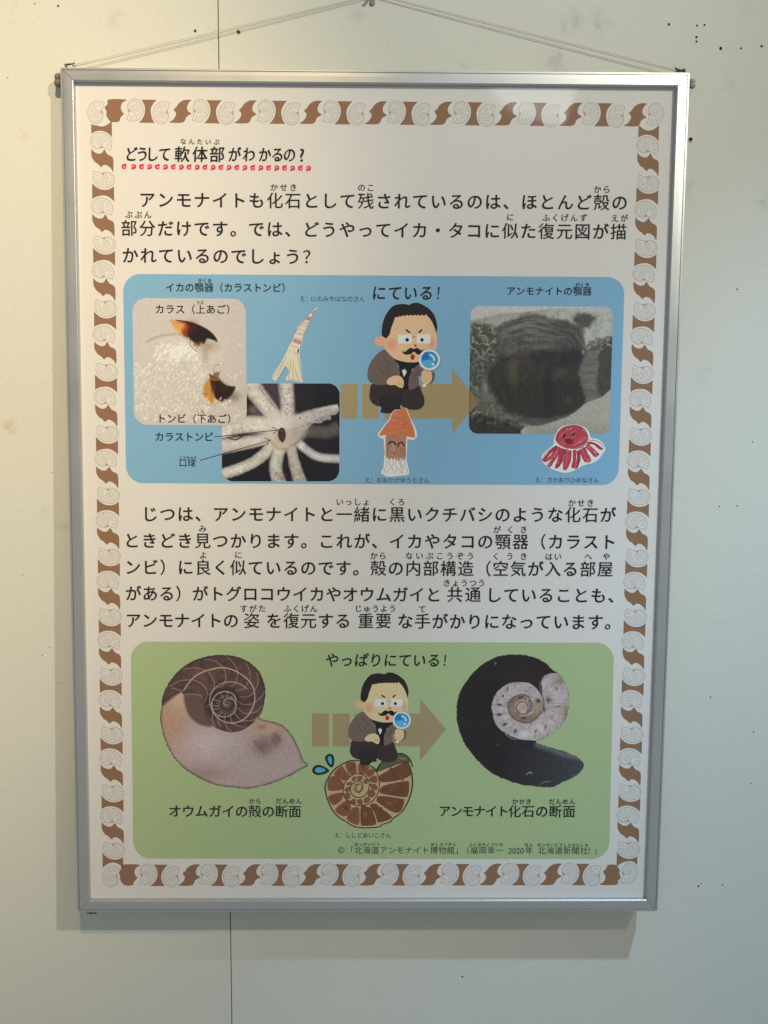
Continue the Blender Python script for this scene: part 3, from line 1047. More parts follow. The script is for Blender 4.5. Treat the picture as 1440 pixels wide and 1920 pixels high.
arm([(640, 560), (400, 530), (200, 560), (60, 620)], 190, 150, (196, 184, 176))
arm([(640, 660), (400, 710), (220, 740), (60, 760)], 110, 160, (186, 172, 166))
arm([(620, 740), (480, 880), (300, 980), (80, 1050)], 110, 110, (182, 172, 162))
arm([(690, 780), (655, 900), (650, 1010), (690, 1150)], 120, 130, (178, 170, 160))
arm([(810, 760), (830, 880), (860, 1000), (910, 1150)], 90, 130, (166, 156, 148))
arm([(880, 720), (960, 790), (1100, 870), (1330, 890)], 90, 90, (176, 170, 170), (80, 76, 80))
r.fill([(540, 450), (700, 400), (870, 430), (960, 560), (910, 690), (810, 790), (690, 810), (590, 760), (540, 640)], (184, 172, 164), 80, .95)
r.line([(600, 700), (640, 760), (700, 785), (780, 775), (850, 720)], 16, (122, 106, 96), 24, .55)
r.line([(590, 560), (640, 600), (650, 680)], 26, (168, 158, 132), 40, .4)
r.blob(860, 620, 90, 110, (140, 122, 114), .55); r.blob(700, 700, 110, 80, (176, 156, 128), .6); r.blob(690, 520, 130, 60, (204, 192, 184), .7)
r.blob(410, 380, 50, 50, (150, 110, 96), .7); r.blob(470, 420, 40, 30, (120, 110, 128), .5)
r.fill([(700, 565), (740, 580), (750, 640), (735, 700), (715, 715), (690, 690), (672, 640), (680, 590)], (44, 34, 34), 10, .95, jag=10)
r.blob(712, 600, 10, 12, (140, 120, 110), .5); r.blob(715, 655, 34, 40, (70, 52, 50), .6)
r.specks(60, (360, 130, 600, 420), 4, (60, 48, 56), 3, .8); r.specks(50, (700, 130, 840, 440), 4.5, (46, 38, 46), 4, .8)
r.specks(60, (900, 370, 1240, 560), 5, (60, 50, 60), 5, .8); r.specks(40, (120, 480, 480, 620), 4, (70, 60, 60), 6, .7)
r.specks(12, (890, 720, 950, 790), 8, (225, 222, 222), 7, .9); r.specks(14, (620, 780, 700, 830), 5, (225, 220, 214), 8, .7)
r.specks(12, (120, 960, 300, 1040), 7, (228, 222, 212), 9, .7); r.specks(60, (640, 1020, 760, 1120), 7, (92, 66, 52), 10, .6); r.specks(40, (780, 940, 940, 1120), 6, (100, 78, 62), 11, .5)
r.line([(275, 640), (300, 650), (280, 670), (230, 690), (180, 680), (150, 665)], 14, (52, 42, 40), 6, .9)
r.line([(480, 150), (560, 260), (650, 370)], 7, (104, 88, 92), 5, .8)
r.I *= (.94 + .12 * r.n(14, 12, 2))[..., None]
r.done('printed_photo', 14, 'printed photo of white squid arms around a dark beak')

# ---- beak photo
Q = [(248, 559), (460.5, 560), (463, 797.5), (251.5, 796.5)]
r = Ras(Q, 240, 550, 6, .75, r=25)
r.base((189, 176, 167))
r.mix(np.clip((r.X + r.Y - 300) / 2600, 0, 1) * .8, (172, 160, 153))
r.mix(r.n(200, 31) * .4, (180, 168, 158)); r.blob(650, 680, 330, 200, (196, 186, 176), .8); r.blob(640, 820, 160, 60, (172, 162, 150), .6)
r.mix(.45 * np.clip((r.n(34, 41, 4) - .52) * 9, 0, 1) * np.exp(-((r.X - 520) / 240) ** 2 - ((r.Y - 640) / 130) ** 2), (228, 218, 202))
r.line([(210, 545), (330, 490), (470, 462), (590, 455)], 22, (158, 132, 92), 22, .65)
r.line([(250, 600), (330, 680), (450, 800)], 10, (164, 150, 138), 16, .6)
r.specks(620, (70, 780, 900, 1440), 5.0, (226, 216, 198), 32, .8, 2.0, .5)
r.specks(110, (300, 560, 780, 760), 8, (232, 224, 210), 33, .75, 1.6, .9)
r.specks(60, (800, 500, 1300, 1440), 6, (222, 214, 204), 34, .8, 1.8, .5)
r.specks(160, (70, 560, 500, 1000), 4, (172, 156, 138), 35, .5)
# upper beak
r.blob(900, 600, 110, 60, (140, 100, 76), .5); r.blob(870, 700, 40, 110, (150, 128, 116), .55)
r.fill([(480, 305), (560, 305), (640, 340), (700, 420), (680, 500), (590, 440), (520, 390)], (196, 138, 76), 26, .95)
r.fill([(560, 305), (680, 320), (760, 360), (740, 470), (690, 500), (620, 470), (600, 400), (640, 350)], (128, 44, 26), 22, .95)
r.blob(600, 380, 50, 50, (208, 140, 66), .75)
r.fill([(640, 315), (760, 345), (880, 400), (960, 465), (1006, 540), (960, 525), (890, 510), (860, 560), (800, 580), (740, 550), (690, 500), (675, 420), (700, 380)], (34, 22, 20), 22, 1)
r.blob(720, 400, 60, 80, (84, 32, 22), .6); r.blob(800, 560, 60, 26, (104, 70, 50), .55); r.blob(620, 330, 60, 14, (140, 70, 40), .5)
r.line([(540, 303), (640, 318), (760, 345), (880, 402), (960, 468), (1004, 542)], 9, (26, 18, 16), 6, .95, taper=.3)
r.line([(700, 510), (700, 570), (730, 620), (775, 658)], 7, (48, 36, 28), 4, .95, taper=.3)
r.line([(570, 450), (640, 500), (700, 530)], 6, (120, 84, 60), 5, .8)
r.blob(825, 575, 18, 22, (210, 150, 120), .8); r.blob(770, 580, 40, 24, (90, 60, 44), .5)
# lower beak
r.blob(1180, 1160, 90, 60, (110, 98, 86), .75); r.blob(960, 1235, 130, 26, (150, 132, 112), .5)
r.fill([(870, 1000), (940, 960), (980, 1100), (1010, 1210), (950, 1235), (880, 1190), (845, 1120), (850, 1050)], (176, 118, 56), 34, .95)
r.fill([(925, 960), (960, 930), (1010, 950), (1060, 1000), (1120, 1040), (1203, 1052), (1190, 1100), (1150, 1160), (1090, 1205), (1030, 1212), (980, 1170), (945, 1080)], (42, 25, 20), 22, 1, jag=12)
r.blob(1060, 1060, 60, 50, (62, 40, 38), .5); r.blob(960, 1060, 26, 90, (96, 60, 34), .5)
r.fill([(915, 910), (950, 925), (970, 890), (1000, 885), (1030, 900), (1020, 940), (1050, 980), (1000, 985), (930, 975)], (118, 84, 54), 12, .9, jag=14, jsc=14)
r.line([(915, 912), (950, 935)], 12, (44, 30, 22), 6); r.line([(965, 880), (975, 820), (1025, 800)], 5, (70, 56, 44), 4, .9); r.line([(1020, 900), (1045, 875)], 5, (90, 70, 54), 4, .9)
r.line([(840, 1130), (885, 1135)], 6, (70, 40, 20), 4, .9); r.line([(960, 1100), (975, 1180), (1010, 1215)], 7, (190, 150, 104), 5, .6)
r.specks(26, (840, 1180, 1160, 1300), 7, (232, 224, 212), 36, .85, 1.8, .5)
r.I *= (.96 + .08 * r.n(12, 37, 2))[..., None]
r.done('printed_photo', 20, 'printed photo of two dark squid beak halves on a pale wet surface')

# ---- fossil jaw photo
Q = [(882.5, 573.5), (1150, 575.5), (1142.5, 814), (879, 813)]
r = Ras(Q, 860, 560, 4.645, .8, r=16)
n1, n2, n3 = r.n(70, 51, 5, .65), r.n(20, 52, 4, .6), r.n(11, 58, 2)
rid = 1 - np.abs(2 * r.n(46, 57, 4, .55) - 1)                    # ridged, vein-like
r.base((104, 102, 94)); r.mix(np.clip((n1 - .4) * 2.5, 0, 1) * .7, (136, 134, 124)); r.mix(np.clip((n2 - .55) * 4, 0, 1) * .35, (60, 58, 54))
r.fill([(70, 40), (1400, 30), (1400, 110), (900, 90), (660, 112), (360, 140), (70, 190)], (172, 167, 162), 20, 1, jag=16)
r.fill([(80, 180), (560, 120), (700, 120), (520, 190), (400, 230), (250, 270), (80, 300)], (158, 156, 146), 40, .85, tex=.45 + .8 * n1)
r.fill([(680, 120), (900, 85), (1360, 80), (1360, 320), (1180, 400), (1110, 440), (1060, 260), (900, 200), (780, 180)], (160, 158, 151), 28, .95, jag=24, tex=.5 + .75 * n1)
lf = r.mask([(70, 270), (330, 250), (400, 320), (330, 520), (230, 640), (210, 860), (330, 900), (420, 1010), (70, 1010)], 40, jag=20)
r.mix(lf * .85, (68, 67, 60)); r.mix(lf * np.clip((rid - .80) * 6, 0, 1) * .75, (158, 155, 142)); r.mix(lf * np.clip((.5 - n2) * 5, 0, 1) * .5, (46, 46, 42))
r.fill([(80, 480), (230, 520), (240, 640), (160, 760), (80, 760)], (62, 62, 58), 60, .5, tex=.4 + n1)
r.fill([(110, 780), (300, 840), (420, 990), (560, 1060), (420, 1060), (200, 990), (90, 900)], (92, 90, 82), 50, .7, tex=.3 + n1)
DOME = [(350, 270), (480, 190), (640, 150), (820, 185), (980, 225), (1070, 275), (1085, 400), (1105, 480), (1062, 600), (1060, 700), (1110, 830), (1100, 920), (960, 1010), (800, 1055), (600, 1045), (430, 990), (320, 870), (250, 740), (245, 620), (300, 560), (345, 470), (345, 380)]
md = r.mask(DOME, 60, jag=44, jsc=30)
r.mix(md, (54, 51, 48))
ang = np.arctan2(r.Y - 640, (r.X - 640) * .8); rad = np.hypot((r.X - 640) * .82, r.Y - 640)
st = vnoise(ang * 60, rad * 1.1 + 60 * r.n(160, 59, 2), 14, 60, 4, .6)     # growth lines that follow the dome
sc = vnoise(r.X * 1.6, r.Y * .22, 16, 61, 3, .6)                          # upright scratches
up = md * np.clip((520 + 40 * (r.n(90, 62) - .5) * 2 - .02 * r.X - r.Y) / 220, 0, 1)
r.mix(up * .85, (92, 87, 84)); r.mix(up * np.clip((st - .45) * 4, 0, 1) * .55, (138, 132, 127)); r.mix(up * np.clip((.5 - st) * 4, 0, 1) * .5, (48, 46, 46))
r.mix(up * np.clip((sc - .52) * 4, 0, 1) * np.clip((r.Y - 230) / 160, 0, 1) * .5, (136, 130, 127))
r.mix(up * np.exp(-((r.X - 940) / 180) ** 2) * .55, (54, 53, 54)); r.blob(440, 450, 70, 60, (112, 104, 98), .55); r.blob(720, 425, 110, 26, (126, 122, 118), .5)
r.fill([(640, 460), (860, 450), (1080, 450), (1075, 560), (900, 590), (700, 570)], (38, 40, 45), 60, .65)
r.mix(md * np.clip((r.Y - 560) / 200, 0, 1) * .45, (40, 39, 36)); r.mix(md * np.clip((n1 - .5) * 4, 0, 1) * .22, (84, 80, 74)); r.mix(md * np.clip((sc - .55) * 4, 0, 1) * .16, (92, 88, 84))
r.fill([(440, 560), (520, 540), (505, 640), (490, 730), (450, 720), (430, 640)], (92, 80, 60), 70, .7)
r.fill([(780, 640), (930, 610), (920, 700), (830, 700)], (74, 71, 68), 40, .5, tex=n2 * 1.5)
r.line([(790, 640), (775, 780), (800, 980)], 60, (34, 33, 32), 70, .5)
r.line([(375, 548), (420, 540), (470, 492)], 6, (24, 22, 22), 5, .8)
r.blob(1000, 935, 34, 18, (84, 46, 36), .5); r.blob(960, 880, 30, 20, (86, 82, 76), .4); r.blob(1088, 465, 14, 22, (140, 150, 154), .8); r.blob(900, 330, 26, 5, (140, 134, 120), .6)
r.fill([(1010, 150), (1080, 128), (1190, 160), (1160, 220), (1090, 260), (1020, 220), (1000, 200)], (60, 58, 55), 34, .85, jag=40, jsc=26)
r.line([(1060, 150), (1120, 240)], 16, (82, 78, 75), 18, .5)
mr = r.fill([(1110, 470), (1200, 440), (1250, 500), (1215, 620), (1205, 760), (1230, 860), (1130, 900), (1085, 780), (1062, 640)], (98, 95, 88), 24, .9, jag=26, tex=.55 + .6 * n1)
r.mix(mr * np.clip((vnoise(r.X * .25, r.Y * 1.5, 18, 63, 2) - .5) * 4, 0, 1) * .5, (58, 56, 52))
r.fill([(1230, 470), (1350, 350), (1350, 810), (1250, 860), (1200, 760), (1215, 620)], (58, 55, 52), 26, .92, jag=24, tex=.65 + .5 * n1)
mk = r.mask([(1120, 410), (1200, 350), (1340, 325), (1345, 400), (1200, 450), (1150, 450)], 16, jag=50, jsc=24)
r.mix(mk * .6, (66, 63, 58)); r.mix(mk * np.clip((n2 - .55) * 6, 0, 1), (150, 146, 138))
r.fill([(70, 1010), (300, 1040), (480, 1060), (560, 1120), (680, 1190), (70, 1190)], (44, 40, 38), 30, .95, jag=36, tex=.7 + .5 * n1)
r.mix(r.mask([(70, 990), (600, 1080), (600, 1130), (70, 1060)], 30, jag=40) * np.clip((rid - .8) * 5, 0, 1) * .5, (120, 116, 108))
r.fill([(560, 1130), (700, 1090), (900, 1040), (1010, 990), (1110, 910), (1240, 860), (1360, 800), (1360, 1190), (620, 1190)], (146, 140, 131), 9, 1)
r.mix(np.clip((r.Y - 1040) / 140, 0, 1) * np.clip((r.X - 560) / 100, 0, 1) * .55, (122, 114, 105))
r.fill([(500, 1060), (660, 1108), (800, 1080), (960, 1020), (900, 1045), (760, 1050), (560, 1045)], (70, 68, 63), 14, .85)
r.I *= (.90 + .2 * r.n(9, 55, 2))[..., None]
r.done('printed_photo', 14, 'printed photo of a dark domed fossil jaw in grey rock')
d = Draw('arrow_tip', 36, label='see-through arrow tip printed over the fossil photo', ref=(885, 755))
d.poly([(881.5, 732.5), (897.7, 753), (880.6, 774.5)], (126, 100, 72), False)
d.done()

# ---- leader arrows
d = Draw('leader_line', 60, ref=(450, 800))
d.line([(402, 819.2), (522, 806)], 1.3, (30, 26, 26), False); d.line([(510, 800.7), (522, 806), (511.5, 813)], 1.3, (30, 26, 26), False); d.done()
d = Draw('leader_line', 60, ref=(450, 850))
d.line([(375, 863.3), (507.5, 825)], 1.3, (30, 26, 26), False); d.line([(496, 821.5), (507.5, 825), (500.5, 833.5)], 1.3, (30, 26, 26), False); d.done()

for t in [('イカの顎器（カラストンビ）', 319, 538.7, 537, 539.5, 18), ('アンモナイトの顎器', 958, 545.3, 1101, 546, 17.5), ('カラス（上あご）', 299.5, 579.5, 433.5, 580, 18.5),
          ('トンビ（下あご）', 302.5, 784.5, 435, 785.3, 18.5), ('カラストンビ', 299, 818.7, 391.5, 819, 18.5), ('口球', 343, 867.7, 359.3, 868, 16)]:
    text(*t, off=.006, name='caption_text', nib=[(-.010, -.004), (.010, .004)])
for t in [('がくき', 375.5, 526.2, 393, 526.4, 9), ('がくき', 1083, 534, 1101, 534, 9), ('うえ', 371.5, 567, 379, 567, 7.5), ('した', 372.5, 772, 381, 772, 7.5), ('こうきゅう', 339, 858, 366, 858, 6.5)]:
    ruby(*t)
for t in [('え：', 567, 560, 578.5, 560, 11.5), ('にのみやはなのさん', 588, 560, 679, 560.5, 11.5), ('え：', 689.5, 900, 700, 900, 11.5), ('おおたけゆうとさん', 711, 900, 800, 900.3, 11.3),
          ('え：', 1008, 900, 1019, 900, 11.3), ('さかおりひめなさん', 1031, 900, 1118, 900.3, 11.3), ('え：', 632, 1566, 642.5, 1566, 11.3), ('ししどあいこさん', 653, 1566, 728, 1566.3, 11.3)]:
    text(*t, off=-.004, name='credit_text', mat=DIM)
text('にている！', 711, 549, 829, 549.3, 29.5, off=.014, sx=.95, shear=.10, name='caption_text')
text('やっぱりにている！', 623, 1237.5, 841, 1238, 27.5, off=.014, sx=.96, shear=.10, name='caption_text')
for t in [('オウムガイの殻の断面', 328, 1520.7, 553, 1521.5, 25), ('アンモナイト', 834, 1520.7, 943, 1521, 23.5), ('化石の断面', 965, 1521, 1067, 1521.3, 25)]:
    text(*t, off=.006, name='caption_text', nib=[(-.012, -.005), (.012, .005)])
for t in [('から', 472, 1502, 484.5, 1502, 11.5), ('だんめん', 522.5, 1502, 560.5, 1502, 12), ('かせき', 966, 1503, 991, 1503, 12), ('だんめん', 1035, 1503, 1073, 1503, 12)]:
    ruby(*t)
for t in [('©', 640, 1594, 640, 1594, 16), ('「北海道アンモナイト博物館」', 656, 1594, 861, 1594.2, 15.5), ('（福岡幸一', 873, 1594.2, 937, 1594.3, 15), ('2020', 956.5, 1595, 979, 1595, 15.5),
          ('年', 992, 1594.5, 992, 1594.5, 15.5), ('北海道新聞社', 1016, 1594.6, 1095, 1594.8, 15.5), ('）', 1109, 1594.8, 1109, 1594.8, 15), ('」', 1121, 1594.8, 1121, 1594.8, 15)]:
    text(*t, off=-.003, name='credit_text', mat=DIM)
for t in [('ほっかいどう', 668, 1583, 709, 1583), ('はくぶつかん', 811, 1583, 852, 1583), ('ふくおかこういち', 883, 1583.5, 940, 1583.5), ('ねん', 987, 1583.7, 996, 1583.7),
          ('ほっかいどうしんぶんしゃ', 1011, 1583.7, 1100, 1584)]:
    ruby(*t, size=7.2, mat=DIM)
bpy.data.objects.remove(fo)


# ------------------------------------------------------------------ cartoon man with a magnifier
def man(ox, oy, sx, sy, label, ref):
    d = Draw('printed_illustration', 46, ox, oy, sx, sy, label=label, ref=ref)
    SK, JK, JL, TR, BK = (207, 164, 128), (98, 82, 76), (66, 54, 52), (52, 42, 42), (30, 28, 32)
    # legs
    d.poly([(225, 1280), (440, 1280), (660, 1320), (675, 1400), (655, 1500), (650, 1600), (560, 1640), (350, 1620), (240, 1580), (182, 1490), (190, 1380)], TR)
    d.poly([(352, 1480), (645, 1480), (640, 1620), (650, 1655), (560, 1665), (510, 1715), (400, 1718), (342, 1695), (358, 1650)], (42, 36, 38))
    d.line([(345, 1440), (352, 1540), (356, 1620)], 9, (36, 28, 28))
    d.poly([(655, 1330), (915, 1300), (965, 1390), (1003, 1490), (1005, 1570), (965, 1640), (880, 1668), (760, 1655), (660, 1600), (640, 1500)], TR)
    d.line([(665, 1350), (655, 1470), (640, 1600)], 9, (34, 28, 28))
    # torso
    d.poly([(530, 890), (700, 920), (930, 930), (920, 1000), (870, 1050), (820, 1060), (800, 1200), (775, 1340), (690, 1345), (630, 1150), (620, 1000)], BK)
    d.poly([(420, 765), (330, 800), (245, 890), (182, 990), (152, 1110), (160, 1200), (220, 1270), (330, 1295), (450, 1285), (560, 1220), (640, 1150), (620, 1030), (570, 930), (520, 860)], JK)
    d.poly([(905, 1000), (960, 1030), (1110, 1085), (1162, 1115), (1158, 1205), (1120, 1265), (1075, 1285), (1000, 1250), (965, 1185), (935, 1160), (918, 1180), (920, 1300), (780, 1362), (775, 1190), (815, 1100), (850, 1045)], JK)
    for P in ([(435, 820), (400, 895), (450, 930), (508, 978)], [(508, 978), (462, 1005), (440, 1038), (465, 1075), (492, 1115)], [(318, 980), (340, 1070), (410, 1125), (560, 1145)], [(908, 1045), (900, 1110), (870, 1160), (838, 1222)]):
        d.line(P, 9, JL, taper=True)
    d.poly([(668, 1070), (690, 1076), (712, 1050), (722, 1075), (742, 1090), (722, 1135), (700, 1175), (685, 1130)], (226, 220, 214), False)
    # head
    d.ell(350, 640, 92, 76, (208, 146, 118), rot=.1)
    H = [(450, 560), (500, 400), (570, 270), (700, 235), (860, 225), (1030, 232), (1110, 330), (1160, 440), (1188, 540), (1192, 650), (1175, 760), (1110, 860), (1000, 930), (850, 955), (700, 945), (560, 900), (460, 810), (405, 720), (412, 640)]
    d.poly(H, SK)
    for k in range(7):
        q = 1 - k / 7; c = tuple(a * (1 - .13 * (k + 1)) + b * .13 * (k + 1) for a, b in zip(SK, (206, 128, 108)))
        d.ell(515, 695, 100 * q + 8, 110 * q + 8, c); d.ell(1120, 665, 64 * q + 6, 110 * q + 8, c)
    d.ell(870, 800, 60, 60, SK)
    hair = catmull([(437, 597), (372, 552), (368, 450), (392, 330), (440, 220), (530, 115), (640, 80), (730, 84), (782, 96)], False, 5).tolist() + \
        catmull([(782, 96), (830, 66), (930, 68), (1060, 140), (1150, 240), (1194, 370), (1198, 450), (1184, 525)], False, 5)[1:].tolist() + \
        catmull([(1184, 525), (1160, 440), (1110, 330), (1030, 232)], False, 5)[1:].tolist()
    for k in range(8):
        x0 = 1030 - k * 58; x1 = x0 - 58; yb = 236 + max(0, k - 3) ** 2 * 1.6
        hair += [(x0 - 12, yb + 14), (x0 - 29, yb + 20), (x0 - 46, yb + 14), (x1, yb + 2 + (k > 5) * 12)]
    hair += catmull([(566, 284), (540, 360), (512, 430), (486, 530), (437, 597)], False, 4)[1:-1].tolist()
    d.poly(hair, (38, 32, 33), False)
    d.line([(728, 466), (795, 514)], 25, (42, 28, 26)); d.line([(973, 463), (920, 511)], 25, (42, 28, 26))
    d.rrect(612, 538, 817, 672, 22, (222, 212, 200)); d.rrect(890, 536, 1097, 668, 22, (222, 210, 204))
    d.line([(820, 584), (838, 572), (868, 572), (890, 584)], 9, (132, 106, 84))
    d.ell(747, 618, 27, 28, (22, 18, 18)); d.ell(970, 619, 26, 28, (22, 18, 18))
    d.poly([(870, 680), (852, 704), (850, 716), (872, 720), (892, 714), (888, 702)], (150, 52, 40))
    d.poly([(848, 752), (800, 737), (755, 762), (725, 792), (700, 797), (684, 776), (676, 800), (702, 832), (760, 840), (808, 828), (848, 796), (885, 826), (928, 840), (958, 812), (992, 768), (984, 760), (962, 776), (930, 756), (890, 737)], (34, 28, 28))
    d.ell(830, 876, 33, 43, (152, 38, 34))
    # hands
    d.poly([(440, 1262), (450, 1220), (510, 1172), (590, 1152), (655, 1172), (692, 1225), (697, 1285), (680, 1336), (632, 1332), (565, 1295), (500, 1298), (455, 1285)], SK)
    d.line([(622, 1245), (640, 1305)], 11, (176, 118, 84)); d.line([(665, 1245), (672, 1308)], 10, (176, 118, 84))
    d.poly([(975, 1085), (1040, 1065), (1100, 1080), (1120, 1150), (1112, 1225), (1075, 1275), (1025, 1290), (985, 1265), (958, 1200), (962, 1130)], (202, 158, 122))
    d.ell(1004, 1304, 29, 24, (216, 210, 204))
    # magnifier
    d.ell(1086, 918, 168, 168, (112, 112, 120), 40); d.ell(1082, 916, 160, 158, (226, 222, 226), 40)
    d.ell(1082, 916, 128, 126, (52, 124, 172), 40)
    d.poly([(960, 890), (985, 835), (1040, 798), (1082, 915), (1000, 915)], (28, 102, 156))
    d.poly([(965, 960), (1082, 916), (1180, 990), (1120, 1035), (1040, 1030)], (84, 146, 184))
    d.line([(1082, 838), (1125, 862), (1150, 900), (1158, 935)], 30, (166, 198, 216)); d.ell(1133, 984, 20, 19, (176, 206, 220))
    d.done()


man(670, 560, 8, 8, 'printed cartoon man with moustache and magnifying glass on the blue panel', (760, 680))
man(754 - 136 * .863, 1350.7 - 114.8 * .84, 8 / .863, 8 / .84, 'printed cartoon man with moustache and magnifying glass on the green panel', (730, 1340))

# ------------------------------------------------------------------ children's drawings
d = Draw('printed_drawing', 110, 500, 570, 12, label="child's drawing of a long pointed striped squid", ref=(560, 640))
CRM = (198, 186, 160)
d.poly([(1160, 40), (1060, 120), (960, 230), (860, 340), (780, 420), (690, 530), (680, 590), (620, 690), (570, 810), (500, 950), (450, 1080), (340, 1290), (200, 1500), (130, 1620), (130, 1690), (180, 1735), (240, 1700), (300, 1610), (400, 1440), (440, 1400), (500, 1500), (480, 1600), (420, 1680), (440, 1720), (560, 1720), (760, 1770), (815, 1750), (800, 1650), (770, 1400), (740, 1120), (745, 1000), (790, 900), (840, 700), (960, 430), (1030, 250), (1120, 120)], (196, 186, 172), False)
d.poly([(1130, 70), (1040, 160), (940, 270), (840, 390), (740, 540), (640, 680), (570, 860), (520, 950), (740, 990), (780, 880), (820, 720), (900, 540), (960, 400), (1040, 230)], (204, 184, 170), False)
d.poly([(520, 940), (470, 1090), (380, 1290), (200, 1570), (160, 1680), (200, 1700), (290, 1590), (420, 1370), (500, 1250), (540, 1240), (510, 1480), (480, 1700), (760, 1740), (780, 1640), (740, 1370), (700, 1130), (720, 1000)], CRM, False)
for P in ([(1070, 130), (1000, 200), (1060, 215), (1110, 150)], [(940, 280), (870, 350), (960, 380), (1010, 290)], [(600, 780), (580, 840), (780, 905), (790, 840), (700, 800)]):
    d.poly(P, (178, 118, 120), False)
d.poly([(450, 1380), (530, 1240), (500, 1500)], (196, 190, 150), False)
DK = (84, 74, 72)
for P in ([(985, 205), (1050, 222)], [(905, 300), (985, 320)], [(880, 345), (965, 360)], [(840, 395), (950, 425)], [(810, 430), (935, 460)], [(770, 470), (900, 510)], [(720, 565), (870, 610)], [(690, 640), (840, 690)], [(680, 665), (800, 700)], [(600, 755), (780, 800)], [(590, 850), (760, 905)], [(520, 935), (710, 980)]):
    d.line(P, 8, DK)
for P in ([(1160, 40), (1060, 110), (930, 260), (840, 370), (720, 540), (620, 680), (540, 880)], [(1100, 150), (1000, 330), (930, 480), (860, 640), (800, 800), (750, 980)], [(450, 1160), (400, 1280), (200, 1560), (160, 1680)], [(500, 1260), (420, 1400), (300, 1600), (230, 1710)], [(545, 1240), (520, 1450), (480, 1700)], [(700, 1130), (740, 1380), (800, 1720)], [(600, 1280), (590, 1500), (595, 1680)], [(640, 1420), (680, 1600), (740, 1740)], [(480, 1700), (620, 1710), (780, 1755)], [(380, 1330), (290, 1520), (220, 1650)]):
    d.line(P, 9, DK, taper=True)
d.ell(672, 1070, 38, 62, (214, 204, 186)); d.line([(640, 1040), (640, 1110), (665, 1132), (695, 1110)], 8, DK); d.ell(706, 1060, 18, 54, (36, 32, 34), rot=.2)
d.ell(492, 1060, 20, 50, (214, 204, 190)); d.line([(500, 1020), (512, 1060), (498, 1110)], 8, DK)
d.done()

d = Draw('printed_drawing', 112, 700, 760, 13.71, label="child's drawing of an orange squid with closed smiling eyes", ref=(745, 830))
d.poly([(840, 60), (880, 130), (960, 340), (1060, 520), (1120, 700), (1110, 820), (1040, 885), (940, 885), (880, 880), (870, 1060), (860, 1380), (880, 1520), (920, 1680), (910, 1770), (840, 1800), (680, 1810), (480, 1840), (320, 1820), (220, 1760), (200, 1700), (260, 1590), (270, 1400), (290, 1200), (270, 1000), (260, 870), (170, 830), (112, 770), (140, 700), (280, 510), (410, 360), (440, 260), (480, 180), (560, 120), (700, 110), (790, 90)], (206, 202, 206), sub=3)
d.poly([(830, 80), (870, 170), (950, 360), (1040, 610), (1075, 800), (1040, 830), (840, 800), (600, 770), (340, 760), (150, 775), (290, 540), (430, 370), (470, 240), (540, 140), (690, 115)], (182, 102, 68), sub=3)
rs = random.Random(4)
for k in range(26):
    x, y = rs.uniform(430, 880), rs.uniform(180, 760); wq = rs.uniform(40, 140)
    if y < 400 and not 520 < x < 800: continue
    d.line([(x - wq, y + rs.uniform(-20, 20)), (x, y), (x + wq * .7, y + rs.uniform(-30, 30))], rs.uniform(12, 36), rs.choice([(190, 116, 84), (178, 90, 54), (192, 126, 98), (170, 86, 66)]), taper=True)
d.poly([(330, 770), (560, 750), (830, 780), (835, 1000), (830, 1370), (700, 1400), (640, 1415), (500, 1385), (335, 1350), (315, 1100), (315, 900)], (156, 108, 86), sub=3)
for k in range(30):
    x, y = rs.uniform(350, 800), rs.uniform(850, 1280)
    d.line([(x, y - 70), (x + rs.uniform(-10, 10), y), (x + rs.uniform(-10, 10), y + 80)], rs.uniform(14, 40), rs.choice([(176, 100, 66), (134, 100, 90), (150, 110, 100), (180, 118, 88)] if x > 600 else [(140, 108, 100), (128, 100, 94), (160, 120, 100)]), taper=True)
d.line([(385, 1020), (420, 960), (480, 935), (540, 965), (582, 1025)], 38, (34, 22, 22)); d.line([(632, 1065), (645, 1000), (700, 955), (760, 980), (795, 1055)], 36, (34, 22, 22))
d.line([(520, 1010), (528, 1100), (522, 1200)], 22, (176, 150, 134)); d.line([(465, 1215), (520, 1245), (560, 1190)], 20, (90, 64, 58))
for x in (350, 465, 545, 615, 700, 760): d.poly([(x - 18, 1392), (x, 1330), (x + 18, 1396)], (212, 196, 186), False)
for x0, x1 in ((350, 300), (430, 400), (490, 505), (580, 595), (670, 720), (700, 770), (780, 870)):
    P = [(x0 + (x1 - x0) * t + 26 * math.sin(t * 9 + x0), 1400 + 340 * t) for t in np.linspace(0, 1, 9)]
    d.line(P, 13, (150, 134, 128), sub=3)
d.done()

